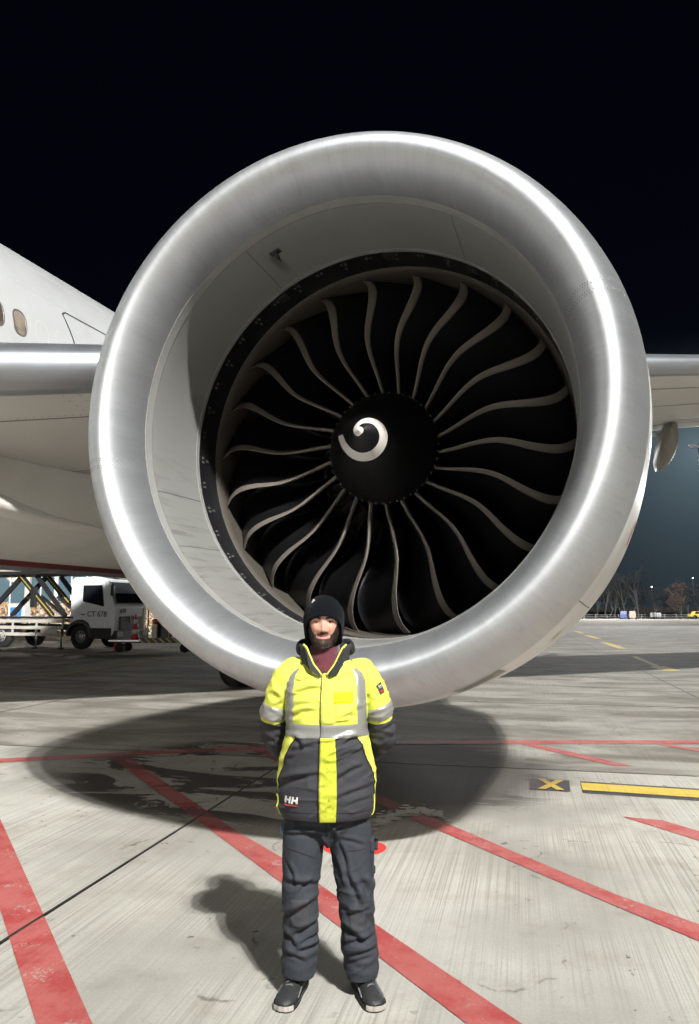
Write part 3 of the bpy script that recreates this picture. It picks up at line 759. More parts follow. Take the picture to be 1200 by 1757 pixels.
# belly fairing with the root strip under the wing
FY, FRX, FRY, FRZ, FCZ = 7.0, 3.42, 13.0, 1.42, 4.05
rows = []
for i in range(41):
    k = -1 + 2 * i / 40; w = max(0.0, 1 - abs(k) ** 2.6) ** (1 / 2.6)
    row = []
    for j in range(64):
        a = 2 * PI * j / 64; c, s = math.cos(a), math.sin(a); e = 2 / 2.5
        row.append((FX + FRX * w * math.copysign(abs(c) ** e, c), FY + FRY * k, FCZ + FRZ * (0.4 + 0.6 * w) * math.copysign(abs(s) ** e, s) * (1 if s < 0 else .55)))
    rows.append(row)
belly = MB()
belly.grid(rows, cv=True)
belly.m = [1 if max(belly.v[i].z for i in q) < 2.70 else 0 for q in belly.f]
belly = belly.build('belly_fairing', [M_BELLY, M_REDPAINT], plane)
path = catmull([(-7.3, -2.2, 4.4), (-6.75, 0.6, 3.72), (-6.42, 1.8, 3.43), (-6.30, 2.46, 3.28), (-6.29, 2.92, 3.21), (-6.28, 3.55, 3.15), (-6.28, 4.3, 3.125), (-6.28, 5.2, 3.12), (-6.3, 8, 3.2), (-6.4, 11, 3.5)], 6)
rows = []
for q in path:
    h = lin([(-1, .24), (1.5, .19), (2.46, .155), (3.55, .09), (4.76, .05), (8, .05)], q.y)
    rows.append([q + Vector((  .26 * math.cos(a) - 0.17, 0, h * math.sin(a))) for a in [-PI / 2 + PI * i / 10 for i in range(11)]])
MB().grid(rows).build('wing_root_strip', M_BELLY, plane)
rows = [[q + Vector((.14, 0, -lin([(-1, .24), (1.5, .19), (2.46, .155), (3.55, .09), (4.76, .05), (8, .05)], q.y) - .012 * k)) for k in (0, 1, 2)] for q in path]
# main gear behind the engine
def wheel(par, c, r, w, axis='x'):
    prof = [(0.0, .55), (.30, .55), (.36, .62), (.48, .86), (.46, .96), (.34, 1.0), (0, 1.0)]
    pr = [(-b * w, a * r) for b, a in prof] + [(b * w, a * r) for b, a in prof[::-1]]
    rows = [[(c[0] + x, c[1] + rr * math.cos(ang(j, 32)), c[2] + rr * math.sin(ang(j, 32))) for j in range(32)] for x, rr in pr]
    tw = MB().grid(rows, cv=True).build('main_wheel', M_BLACK, par)
    MB().tube([(c[0] - w * .3, c[1], c[2]), (c[0] + w * .3, c[1], c[2])], r * .55, 24).build('wheel_hub', M_STEEL, tw)
for y in (10.1, 11.55, 13.0):
    for x in (-6.42, -5.05): wheel(plane, (x, y, .66), .66, .5)
MB().tube([(-5.75, 11.55, .7), (-5.75, 11.4, 4.4)], [.2, .26], 16).build('gear_strut', M_STEEL, plane)
MB().box((-5.75, 11.55, .66), (.3, 3.2, .3)).build('bogie_beam', M_STEEL, plane, bevel=.05)
# ------------------------------------------------------------------ the man (local axes: x to the viewer's right, -y towards the camera)
man = thing('person', 'man in yellow and grey work jacket and black beanie, hands behind his back', 'person', (-0.108, 3.66, 0))
DG = bpy.context.evaluated_depsgraph_get
def remesh(mb, name, voxel, smooth=2, factor=0.5):
    o = mb.build(name, [], None)
    md = o.modifiers.new('r', 'REMESH'); md.mode = 'VOXEL'; md.voxel_size = voxel; md.use_smooth_shade = True
    if smooth:
        ms = o.modifiers.new('s', 'SMOOTH'); ms.iterations = smooth; ms.factor = factor
    dg = DG(); dg.update()
    me = bpy.data.meshes.new_from_object(o.evaluated_get(dg)); me.name = name
    bpy.data.objects.remove(o)
    return me
def link(name, me, mats, parent, label=None):
    me.materials.clear()
    for m in (mats if isinstance(mats, (list, tuple)) else [mats]): me.materials.append(m)
    o = bpy.data.objects.new(name, me); COL.objects.link(o); o.parent = parent
    if label: o['label'] = label
    return o
def g(x, s): return math.exp(-(x / s) ** 2)
def ss(a, b, x):
    t = min(max((x - a) / (b - a), 0), 1); return t * t * (3 - 2 * t)

# ---- body: one skin from head to ankles, under the clothes
HX, HY, HZ = -0.016, -0.012, 1.683        # eye level, head axis
m = MB()
rows = []
for i in range(33):
    z = -0.122 + 0.243 * i / 32
    k = (i / 32)
    up = math.sqrt(max(0, 1 - (max(z - 0.03, 0) / 0.092) ** 2))
    lo = lin([(-.122, .30), (-.116, .50), (-.105, .66), (-.085, .80), (-.06, .90), (-.03, .965), (0, .99), (.03, 1), (.13, 1)], z)
    wx = .0800 * min(up, lo); 
    front = lin([(-.122, .058), (-.115, .080), (-.10, .092), (-.07, .094), (-.03, .094), (0, .094), (.04, .098), (.07, .094), (.10, .07), (.121, .03)], z)
    back = lin([(-.122, .0), (-.10, .02), (-.07, .05), (-.03, .085), (.0, .098), (.05, .10), (.09, .08), (.121, .03)], z)
    row = []
    for j in range(48):
        a = 2 * PI * j / 48; c, s = math.cos(a), math.sin(a)
        yy = (front * s if s < 0 else back * s)
        row.append((HX + wx * math.copysign(abs(c) ** .86, c), HY + yy, HZ + z))
    rows.append(row)
b0 = len(m.v); m.grid(rows, cv=True); m.f.append([b0 + k for k in range(48)]); m.m.append(0); e = b0 + 32 * 48; m.f.append([e + k for k in range(48)][::-1]); m.m.append(0)
for sx in (-1, 1):
    m.ell((HX + sx * .080, HY + .012, HZ - .012), (.012, .022, .034), 12, 10)
m.tube([(HX, .03, 1.40), (HX, .022, 1.50), (HX, .012, 1.60)], [.072, .060, .058], 16)
m.ell((0, .03, 1.33), (.165, .095, .15), 20, 14); m.ell((0, .03, 1.12), (.14, .09, .22), 20, 14); m.ell((0, .03, .93), (.155, .10, .15), 20, 14)
ARM = {1: [(.10, .02, 1.435), (.155, .018, 1.415), (.207, .02, 1.36), (.244, .03, 1.28), (.256, .055, 1.20), (.257, .085, 1.13), (.212, .150, 1.06), (.14, .215, 1.025), (.075, .245, 1.015)],
       -1: [(-.10, .02, 1.435), (-.155, .018, 1.415), (-.209, .02, 1.36), (-.245, .03, 1.28), (-.255, .055, 1.20), (-.249, .09, 1.13), (-.202, .150, 1.05), (-.13, .210, 1.0), (-.06, .225, .985)]}
def arm(sx, E, Wp):
    P = catmull(ARM[sx], 4); n = len(P) - 1
    m.tube(P, [lin([(0, .046), (.25, .046), (.55, .038), (.8, .034), (1, .026)], i / n) for i in range(n + 1)], 12)
EL = {1: (.262, .075, 1.135), -1: (-.262, .075, 1.135)}; WR = {1: (.075, .245, 1.015), -1: (-.06, .225, .985)}
for sx in (-1, 1): arm(sx, EL[sx], WR[sx])
def hand(sx, w, d):
    w = Vector(w); d = Vector(d).normalized(); up = Vector((0, .25, 1)).normalized(); nrm = d.cross(up).normalized()
    m.ell(w + d * .045, (.05, .018, .04), 14, 10, rot=Matrix((d, nrm, up)).transposed())
    m.tube([w - d * .01, w + d * .03], [.026, .03], 10)
    for k, L in enumerate((.066, .078, .072, .056)):
        base = w + d * .078 + up * (.030 - .020 * k)
        m.tube([base - d * .02, base, base + d * L * .45 + nrm * .004, base + d * L * .75 + nrm * .022, base + d * L * .72 + nrm * .045], [.0095, .0095, .0088, .008, .006], 8)
    tb = w + d * .02 + up * .028
    m.tube([tb - up * .01, tb + up * .02 + d * .02, tb + up * .03 + d * .048, tb + up * .022 + d * .07], [.012, .0115, .0100, .007], 8)
hand(1, WR[1], (-1, .1, -.12)); hand(-1, WR[-1], (1, .0, -.05))
for sx, kx, ax in ((-1, -.125, -.140), (1, .130, .165)):
    m.tube([(sx * .085, .03, .90), (sx * .11, .02, .72), (kx, -.01, .46), (kx + .0, .02, .30), (ax, .055, .075)], [.085, .075, .052, .050, .034], 14)
    m.tube([(ax, .07, .045), (ax + sx * .004, .03, .05), (ax + sx * .030, -.075, .034)], [.026, .028, .018], 10)
me = remesh(m, 'body', .0036, 2)
def face_mask(x, y, z): return ss(.02, -.035, y)
nb = len(me.vertices); beard = [0.0] * nb; lipm = [0.0] * nb
def feat(x, z):
    d = 0.0
    d += .0052 * g(z - .027, .010) * ss(.062, .04, abs(x))                      # brow
    d += .018 * g(x, .0115) * ss(.024, -.032, z) * ss(-.0475, -.037, z)       # nose ridge
    d += .0075 * g(x, .0125) * g(z + .034, .011)                              # tip
    d += .0080 * (g(x - .0150, .0072) + g(x + .0150, .0072)) * g(z + .037, .0085)   # wings
    d -= .0085 * (g(x - .031, .0165) + g(x + .031, .0165)) * g(z - .005, .0115) # sockets
    d += .0075 * (g(x - .040, .020) + g(x + .040, .020)) * g(z + .026, .018)    # cheeks lifted by the smile
    d -= .0040 * (g(abs(x) - .030, .006)) * g(z + .055, .015)                   # smile fold
    mz = z + .064 - .0075 * (abs(x) / .034) ** 2                             # mouth line turns up at the corners
    d -= .0048 * g(mz, .0036) * ss(.038, .030, abs(x))
    d += .0040 * g(mz + .0080, .0060) * ss(.032, .014, abs(x))
    d += .0026 * g(mz - .0060, .0045) * ss(.033, .016, abs(x))
    d += .0055 * g(x, .022) * g(z + .103, .016)                                 # chin
    return d
for i, v in enumerate(me.vertices):
    x, y, z = v.co.x - HX, v.co.y - HY, v.co.z - HZ
    if z < -.16 or z > .14 or abs(x) > .1: continue
    k = ss(-.030, -.060, y)
    if k > 0: v.co.y -= k * feat(x, z)
    mz = z + .064 - .0075 * (abs(x) / .034) ** 2
    n1 = .006 * noise.noise(v.co * 90)
    edge = lin([(0, -.043), (.012, -.043), (.022, -.046), (.034, -.052), (.043, -.050), (.052, -.038), (.061, -.014), (.070, .012), (.1, .03)], abs(x)) 
    b = ss(edge + .006, edge - .006, z + n1) if y < .05 else 0
    lips = g(mz + .0025, .0085) * ss(.037, .029, abs(x)) * ss(0, -.03, y)
    b *= 1 - .95 * min(1, lips * 1.4)
    b *= 1 - .45 * g(x, .016) * g(z + .088, .010)
    beard[i] = max(0, min(1, b)); lipm[i] = min(1, lips * 1.2)
for nm, arr in (('beard', beard), ('lips', lipm)):
    at = me.attributes.new(nm, 'FLOAT', 'POINT'); at.data.foreach_set('value', arr)
t = NT('skin'); p = t.pos()
ab = t.node('ShaderNodeAttribute', attribute_name='beard').outputs['Fac']; al_ = t.node('ShaderNodeAttribute', attribute_name='lips').outputs['Fac']
n1 = t.noise(p, 45, 4); n2 = t.noise(p, 420, 3, 0.7)
c = t.mix(t.ramp(n1, .35, .7), (0.54, 0.315, 0.235), (0.62, 0.375, 0.29))
x, y, z = t.sep(p)
che = t.math('MULTIPLY', t.ramp(z, 1.690, 1.655), t.ramp(z, 1.60, 1.645))
c = t.mix(t.math('MULTIPLY', che, .45), c, (0.58, 0.24, 0.18))
c = t.mix(t.math('MULTIPLY', al_, .7), c, (0.50, 0.20, 0.18))
hair = t.mix(t.ramp(n2, .35, .65), (0.018, 0.013, 0.010), (0.075, 0.052, 0.040))
bm_ = t.ramp(t.math('ADD', ab, t.math('MULTIPLY_ADD', n2, .5, -.25)), .25, .85)
c = t.mix(t.math('MULTIPLY', bm_, .93), c, hair)
t.set(col=c, rough=.66, spec=.22, sss=.06); t.b.inputs['Subsurface Radius'].default_value = (.012, .005, .003)
t.bump(n2, .25, .002); M_SKIN = t.m
body = link('body', me, M_SKIN, man)
for p in me.polygons: p.use_smooth = True
from mathutils.bvhtree import BVHTree
def surf_y(x, z):
    bv = surf_y.b; hit = bv.ray_cast(Vector((x, -1, z)), Vector((0, 1, 0))); return hit
surf_y.b = BVHTree.FromPolygons([v.co.copy() for v in me.vertices], [list(p.vertices) for p in me.polygons])
# beard hair: short flat hairs rooted on the jaw
m = MB(); rnd = random.Random(11)
vs = [i for i in range(nb) if beard[i] > .35]
for k in range(5200):
    i = rnd.choice(vs); v = me.vertices[i]; n_ = v.normal
    q = v.co + Vector((rnd.gauss(0, .0022), 0, rnd.gauss(0, .0022)))
    d = (n_ * .55 + Vector((rnd.gauss(0, .35), -.1, -.75 + rnd.gauss(0, .25)))).normalized() * (rnd.uniform(.007, .015) if v.co.z - HZ < -.072 or abs(v.co.x - HX) > .04 else rnd.uniform(.003, .006))
    sd = d.cross(n_); sd = sd.normalized() * .0008 if sd.length > 1e-6 else Vector((.0008, 0, 0))
    m.add([q - n_ * .001 - sd, q - n_ * .001 + sd, q + d], [(0, 1, 2)])
M_HAIR = pm('dark_hair', (0.020, 0.015, 0.012), .5, var=.5, scale=60)
m.build('beard', M_HAIR, man, kind='stuff')
# eyes, lids, brows
M_EYEW = NT('eyeball'); pz = M_EYEW.pos(); x, y, z = M_EYEW.sep(pz)
for_e = []
M_EYEW.set(col=(0.40, 0.36, 0.33), rough=.15); M_EYEW = M_EYEW.m
M_IRIS = NT('iris'); M_IRIS.set(col=(0.012, 0.008, 0.006), rough=.1); M_IRIS = M_IRIS.m
M_LID = pm('eyelid_skin', (0.36, 0.18, 0.135), .5)
for sx in (-1, 1):
    ex, ez = HX + sx * .031, HZ + .004
    h = surf_y(ex, ez); ey = h[0].y + .0085
    eo = MB().ell((ex, ey, ez), (.0125, .0115, .0115), 20, 14).build('eye', M_EYEW, man)
    MB().ell((ex + .0005, ey - .0075, ez - .0005), (.0068, .0045, .0068), 14, 10).build('iris', M_IRIS, eo)
    for nm, lo, hi in (('upper_lid', .12, 1.7), ('lower_lid', -1.6, -.16)):
        rows = []
        for i in range(9):
            el = lo + (hi - lo) * i / 8
            rows.append([Vector((ex + .0140 * math.sin(a), ey - .0131 * math.cos(a) * math.cos(el), ez + .0131 * math.sin(el) * (0.35 + .65 * math.cos(a)))) for a in [-1.25 + 2.5 * j / 12 for j in range(13)]])
        MB().grid(rows).build(nm, M_LID, eo)
    m = MB(); rnd = random.Random(21 + sx)
    for k in range(420):
        u = rnd.random(); bx = HX + sx * (.012 + .040 * u); bz = HZ + .0215 + .0075 * math.sin(u * 2.2) - .006 * u + rnd.gauss(0, .0017) * (1.2 - u * .6)
        h = surf_y(bx, bz)
        if h[0] is None: continue
        q = h[0] + Vector((0, -.0008, 0)); d = Vector((sx * .8, -.25, .35 - .5 * u)).normalized() * .008
        m.add([q + Vector((0, 0, .0013)), q - Vector((0, 0, .0013)), q + d], [(0, 1, 2)])
    m.build('eyebrow', M_HAIR, man)

# ---- beanie
t = NT('ribbed_knit'); p = t.pos(); x, y, z = t.sep(p)
th = t.math('ARCTAN2', t.math('ADD', y, -HY), t.math('ADD', x, -HX))
rib = t.math('SINE', t.math('MULTIPLY', th, 62.0)); kn = t.math('SINE', t.math('MULTIPLY', z, 1400.0))
f = t.math('MULTIPLY_ADD', rib, .22, .8)
c = t.mix(1.0, (0.0065, 0.0075, 0.0105), t.comb(f, f, f), 'MULTIPLY')
t.set(col=c, rough=.95, spec=.08, sheen=.03); t.bump(t.math('ADD', rib, t.math('MULTIPLY', kn, .10)), .45, .0025); M_KNIT = t.m
def beanie_pt(a, k, off):
    # a from the front (0) round; k 0 rim .. 1 crown
    fa = abs(((a + PI) % (2 * PI)) - PI)
    zr = lin([(0, .0330), (.30, .030), (.55, .020), (.80, .008), (1.02, -.014), (1.2, -.052), (1.4, -.088), (1.7, -.10), (PI, -.10)], fa)
    zt = .134
    e = k
    z = zr + (zt - zr) * (1 - max(0.0, 1 - e) ** 1.5)
    zz = max(0.0, min(1.0, (z - .02) / (zt - .02)))
    w = math.sqrt(max(0, 1 - zz ** 2.3)) if zz > 0 else 1.0
    w *= 1 - .06 * zz
    lowt = ss(.0, -.10, z)
    rx = (.0980 - .012 * lowt) * w; ry = (.1165 - .014 * lowt) * w
    wob = .0022 * noise.noise(Vector((math.sin(a) * 2, math.cos(a) * 2, z * 14)))
    return Vector((HX + (rx + off + wob) * math.sin(a), HY + .004 - (ry + off + wob) * math.cos(a) + .012 * zz, HZ + z))
rows = [[beanie_pt(a, 0.0, -.010) for a in [2 * PI * j / 120 for j in range(120)]]]
for off, k in [(-.002, 0), (.002, .006), (.003, .02), (.003, .05), (.003, .08), (.0015, .10)] + [(.001, .10 + .9 * i / 26) for i in range(1, 27)]:
    rows.append([beanie_pt(a, k, off if k < .999 else 0) for a in [2 * PI * j / 120 for j in range(120)]])
bean = MB().grid(rows, cv=True).build('beanie', M_KNIT, man)
q = beanie_pt(-.75, .60, .003)
MB().box(q, (.010, .004, .020), rot=Matrix.Rotation(.5, 3, 'Y') @ Matrix.Rotation(.5, 3, 'Z')).build('fabric_tag', pm('tag_white', (.6, .6, .6), .7), bean, smooth=False)

# ---- neck gaiter
M_MAROON = pm('maroon_fleece', (0.135, 0.030, 0.042), .95, var=.25, scale=40, bump=.3, bscale=300, sheen=.3)
rows = []
for i in range(22):
    z = 1.435 + .150 * i / 21
    rows.append([(HX + .004 + (lin([(1.435, .098), (1.50, .080), (1.56, .074), (1.60, .076)], z) + .005 * fb(math.sin(a) * 2.2, math.cos(a) * 2.2, z * 26 + math.sin(a) * 1.2)) * math.sin(a),
                  .010 - (lin([(1.435, .10), (1.50, .094), (1.56, .090), (1.60, .09)], z) + .005 * fb(math.sin(a) * 2.2, math.cos(a) * 2.2, z * 26 + math.sin(a) * 1.2)) * math.cos(a), z - .018 * math.cos(a) - (.0 if i < 21 else .0)) for a in [2 * PI * j / 64 for j in range(64)]])
MB().grid(rows, cv=True).build('neck_gaiter', M_MAROON, man)

# ---- jacket
def cloth(name, col, var=.10, rough=.75, spec=.3, sheen=0.0, weave=900, dirt=0.0, dirtcol=(.1, .1, .05)):
    t = NT(name); p = t.pos(); n1 = t.noise(p, 14, 5, .6); n2 = t.noise(p, weave, 2)
    f = t.math('ADD', t.math('MULTIPLY_ADD', n1, 2 * var, 1 - var), t.math('MULTIPLY_ADD', n2, .12, -.06))
    c = t.mix(1.0, col, t.comb(f, f, f), 'MULTIPLY')
    if dirt: c = t.mix(t.math('MULTIPLY', t.ramp(t.noise(p, 30, 6, .7), .52, .70), dirt), c, dirtcol)
    t.set(col=c, rough=rough, spec=spec, sheen=sheen); t.bump(t.math('ADD', n2, t.math('MULTIPLY', n1, 1.5)), .25, .003); return t.m
M_HIVIS = cloth('hi_vis_yellow_cloth', (0.66, 0.70, 0.105), .05)
M_PLACK = cloth('soiled_yellow_cloth', (0.54, 0.58, 0.05), .08, dirt=.8, dirtcol=(.16, .16, .02))
M_GREYC = cloth('charcoal_cloth', (0.040, 0.040, 0.047), .12)
M_BLACKC = cloth('black_cloth', (0.020, 0.020, 0.024), .2)
t = NT('reflective_tape'); p = t.pos(); ch = t.node('ShaderNodeTexChecker'); t.l.new(p, ch.inputs['Vector']); ch.inputs['Scale'].default_value = 330
ch.inputs[1].default_value = (.36, .36, .33, 1); ch.inputs[2].default_value = (.27, .27, .265, 1)
t.set(col=ch.outputs['Color'], rough=.38, metal=.35, spec=.6); M_TAPE = t.m
TT = [(.795, .212, .150, .010), (.82, .224, .158, .010), (.87, .229, .160, .010), (.95, .232, .162, .008), (1.03, .226, .160, .005), (1.10, .210, .156, .002), (1.19, .192, .152, 0), (1.28, .195, .150, 0),
      (1.36, .198, .140, .004), (1.41, .197, .128, .010), (1.445, .182, .114, .016), (1.475, .150, .102, .020), (1.50, .114, .094, .018), (1.52, .098, .090, .014)]
def zpx(y):
    b = (878.5 - y) / 1280; return 1.735 + 3.55 * (b * .991 + .1328) / (.991 - b * .1328)
def xpx(x): return (x - 558) * .00275
def strokes(L, ox, oy, sc, w, dep):
    out = []
    for q in L:
        (a, b, c, d), k = q[:4], (q[4] if len(q) > 4 else 1.0)
        out.append((xpx(ox + a / sc), zpx(oy + b / sc), xpx(ox + c / sc), zpx(oy + d / sc), w * (.7 + .5 * k), dep * k))
    return out
def crease(S, x, z):
    t = 0.0
    for x0, z0, x1, z1, w, dp in S:
        vx, vz = x1 - x0, z1 - z0; L2 = vx * vx + vz * vz
        k = ((x - x0) * vx + (z - z0) * vz) / L2
        if k < -.3 or k > 1.3: continue
        L = math.sqrt(L2); s = ((x - x0) * vz - (z - z0) * vx) / L
        if vx < 0: s = -s
        s += .006 * math.sin(k * 3.0)
        if abs(s) > 4 * w: continue
        e = ss(-.3, .25, k) * ss(1.3, .75, k)
        t += dp * e * (-math.exp(-(s / w) ** 2) + .85 * math.exp(-((s + 1.9 * w) / (1.3 * w)) ** 2))
    return t
JS = strokes([(340, 790, 520, 740), (345, 930, 480, 895), (345, 870, 470, 850, .7), (360, 700, 480, 690, .6), (640, 690, 740, 650, .6), (720, 930, 800, 880), (640, 960, 760, 930, .7), (250, 1310, 340, 1220), (330, 1085, 400, 1150, 1.2), (340, 1180, 470, 1140, .8), (240, 1440, 500, 1330), (260, 1400, 420, 1350, .7), (650, 1370, 800, 1290), (700, 1125, 800, 1085, 1.2), (650, 1230, 780, 1180, .8), (640, 1500, 860, 1440, .7), (700, 1560, 880, 1520, .6), (860, 1300, 820, 1180, .8)], 420, 1000, 4.086, .0095, .0085)
TS = strokes([(310, 785, 490, 690, 1.5), (300, 560, 500, 585, 1.1), (340, 940, 510, 850, 1.3), (260, 930, 345, 1010, 1.2), (290, 430, 340, 560, .8), (500, 240, 545, 420, 1.1), (300, 235, 520, 230, .8), (380, 620, 470, 540, .8), (370, 1050, 510, 1035, 1.3), (280, 1075, 400, 1110, 1.0), (380, 1000, 500, 960, .8),
              (690, 510, 770, 700, 1.4), (790, 540, 835, 640, 1.6), (640, 870, 800, 985, 1.6), (690, 1000, 860, 960, 1.0), (680, 1095, 880, 1055, 1.5), (700, 1140, 860, 1100, 1.0), (640, 300, 690, 480, .8), (650, 260, 800, 300, .6), (700, 770, 830, 760, 1.0), (600, 400, 650, 560, 1.0), (840, 830, 900, 960, 1.0), (560, 150, 600, 260, 1.1), (650, 160, 600, 250, .9)], 420, 1380, 4.0, .0085, .0090)
def wrinkle(x, y, z, seed=0.0):
    d = .0045 * fb(x * 7 + seed, y * 7, z * 9)
    r1 = noise.noise(Vector((x * 5 + z * 4 + seed, y * 5, z * 13 - x * 5)))
    d += .0115 * (max(0, 1 - abs(r1) * 4.0)) ** 2 * max(0.0, min(1.0, .5 + noise.noise(Vector((x * 4, y * 4 + 9, z * 4 + seed)))))
    r2 = noise.noise(Vector((x * 4 - z * 6 + seed, y * 4 + 4, z * 11 + x * 6)))
    d += .0085 * (max(0, 1 - abs(r2) * 4.5)) ** 2 * max(0.0, min(1.0, .4 + noise.noise(Vector((x * 4 + 3, y * 4, z * 5 + seed)))))
    return d
def torso(a, z, off=0.0):
    """a measured from the front, positive to the viewer's right"""
    w, dp, cy = lerp_table([q for q in TT], z) if False else tuple(sm([(q[0], q[k]) for q in TT], z) for k in (1, 2, 3))
    e = 2 / 2.35
    sn, cs_ = math.sin(a), math.cos(a)
    x = w * math.copysign(abs(sn) ** e, sn); y = cy - dp * math.copysign(abs(cs_) ** e, cs_)
    # shoulders slope down to the sides
    dz = 0
    amp = ss(1.50, 1.42, z) * ss(.77, .83, z) * .6 + .4
    d = wrinkle(x, y, z) * amp * .8
    if cs_ > .1: d += crease(JS, x, z) * ss(.1, .35, cs_)
    # belt line draws in slightly, belly puffs below
    d += .005 * g(z - 1.12, .03) - .004 * g(z - 1.19, .02)
    d += .004 * g(z - .90, .05) * math.cos(a)
    nn = Vector((x / (w * w), (y - cy) / (dp * dp), 0)).normalized()
    return Vector((x, y, z)) + nn * (d + off)
ZB = [.795 + (1.515 - .795) * i / 170 for i in range(171)]
NT_ = 300
def front_x(a, z): return torso_x(a, z)
rows = []; 
AZs = [2 * PI * j / NT_ - PI for j in range(NT_)]
rows.append([torso(a, .797, -.03) for a in AZs])
for z in ZB: rows.append([torso(a, z) for a in AZs])
rows.append([torso(a, 1.515, -.02) for a in AZs])
def torso_mat(i, j):
    z = ZB[min(max(i - 1, 0), 170)]; a = AZs[j]
    if z < .81: return 1
    fa = abs(a)
    if z > 1.165: return 0
    # yellow side panels sweep from the belt down to the hem
    lim = lin([(.77, 1.40), (.84, 1.33), (.95, 1.22), (1.03, 1.10), (1.08, 1.00), (1.13, .86), (1.17, .74)], z)
    lim2 = lin([(.77, 1.52), (.90, 1.50), (1.0, 1.55), (1.08, 1.7), (1.17, 1.9)], z)
    if lim < fa < lim2: return 0
    return 1
jm = MB().grid(rows, cv=True, mf=torso_mat)
def neck_z(fa): return lin([(0, 1.438), (.3, 1.462), (.6, 1.490), (.9, 1.512), (1.2, 2)], fa)
keep = [k for k in range(len(jm.f)) if not (ZB[min(max(k // NT_ - 1, 0), 170)] > neck_z(abs(AZs[k % NT_])))]
jm.f = [jm.f[k] for k in keep]; jm.m = [jm.m[k] for k in keep]
jac = jm.build('jacket', [M_HIVIS, M_GREYC], man)
def tpatch(name, a0, a1, z0, z1, off, mat, n=(20, 20), par=None, fa=None, th=.003, label=None):
    """panel lying on the jacket with a thin edge; fa(k)-> angle shift with height"""
    na, nz = n; rows = []
    for i in range(nz + 1):
        z = z0 + (z1 - z0) * i / nz; sh = fa(z) if fa else 0
        row = []
        for j in range(na + 1):
            a = a0 + (a1 - a0) * j / na + sh
            row.append(torso(a, z, off if 0 < j < na and 0 < i < nz else off - th))
        rows.append(row)
    return MB().grid(rows).build(name, mat, par or jac, label=label)
# chest belt, all the way round, split at the zip
tpatch('reflective_belt', -PI - .0, -.075, 1.163, 1.222, .0045, M_TAPE, (90, 8))
tpatch('reflective_belt', -.075, PI, 1.163, 1.222, .0055, M_TAPE, (100, 8))
# vertical braces
def zx(xt, z):
    lo, hi = 0.0, 1.5
    for _ in range(18):
        mid = (lo + hi) / 2
        if torso(mid, z).x < xt: lo = mid
        else: hi = mid
    return lo
for sx, nm in ((-1, 'reflective_brace'), (1, 'reflective_brace')):
    rows = []
    for i in range(31):
        z = 1.216 + (1.470 - 1.216) * i / 30
        xc = lin([(1.21, .168), (1.30, .165), (1.38, .163), (1.43, .160), (1.475, .140)], z) + (.010 if sx < 0 else 0); w = .0215
        row = []
        for j in range(8):
            xt = min(xc - w + 2 * w * j / 7, .99 * sm([(q[0], q[1]) for q in TT], z))
            a = zx(xt, z) * sx
            row.append(torso(a, z, .0045 if 0 < j < 7 else .001))
        rows.append(row)
    MB().grid(rows).build(nm, M_TAPE, jac)
# zip and storm flap
def zip_a(z): return 0.0
tpatch('zip', -.100, -.082, 1.168, 1.475, .0065, M_GREYC, (3, 50), fa=lambda z: .02 * ss(1.3, 1.47, z))
tpatch('zip', -.112, -.094, .800, 1.168, .0065, M_BLACKC, (3, 60))
tpatch('storm_flap', -.092, .165, .792, 1.166, .0075, M_PLACK, (14, 90), th=.007, label='grubby yellow placket strip')
tpatch('storm_flap', -.080, .140, 1.220, 1.45, .0045, M_HIVIS, (12, 30), th=.004, fa=lambda z: .03 * ss(1.3, 1.47, z))
tpatch('chest_pocket', .16, .66, 1.236, 1.345, .0040, M_HIVIS, (16, 20), th=.005)
tpatch('name_badge', .13, .60, 1.318, 1.368, .0085, cloth('bright_yellow_badge', (0.72, 0.66, 0.004), .02, .6), (14, 10), th=.004, label='plain bright yellow badge')
# hem band, pocket seams
tpatch('hem_seam', -PI, PI, .832, .836, .002, M_BLACKC, (160, 2))
def seam_line(pts, w, mat, name, off=.002):
    rows = []
    P = catmull([Vector((a, z, 0)) for a, z in pts], 8)
    for i, q in enumerate(P):
        d = (P[min(i + 1, len(P) - 1)] - P[max(i - 1, 0)]); d = Vector((d.x * .2, d.y, 0)).normalized(); n_ = Vector((-d.y / .2, d.x, 0)) * w
        rows.append([torso(q.x + n_.x * s, q.y + n_.y * s, off if abs(s) < 1 else -.002) for s in (-1, -.4, .4, 1)])
    return MB().grid(rows).build(name, mat, jac)
for sx in (-1, 1):
    seam_line([(sx * .72, 1.17), (sx * .86, 1.12), (sx * 1.02, 1.05), (sx * 1.16, .98), (sx * 1.26, .90)], .005, M_BLACKC, 'pocket_zip', .004)
    seam_line([(sx * 1.26, .90), (sx * 1.33, .84), (sx * 1.36, .80)], .004, M_HIVIS, 'piping', .006)
# chest logo letters at the hem: two white H over a red bar
def letters(base_a, base_z, sc, mat, off, par, patchf):
    m = MB()
    for k in (0, 1):
        o = k * 1.15 * sc
        for (x0, z0, x1, z1) in ((0, 0, .30, 1), (.68, 0, .98, 1), (.25, .36, .75, .64)):
            rows = [[patchf(base_a + (o + (x0 + (x1 - x0) * j / 3) * sc) , base_z + (z0 + (z1 - z0) * i / 3) * sc, off) for j in range(4)] for i in range(4)]
            m.grid(rows)
    return m
def pf(x, z, off):
    s = 1 if x >= 0 else -1; return torso(zx(abs(x), z) * s, z, off)
letters(-.187, .873, .030, None, .005, jac, pf).build('logo_letters', pm('logo_white', (.62, .62, .60), .6), jac)
m = MB(); m.grid([[pf(-.187 + .060 * j / 4, .862 + .006 * i, .005) for j in range(5)] for i in range(2)]); m.build('logo_bar', pm('logo_red', (.50, .05, .03), .6), jac)

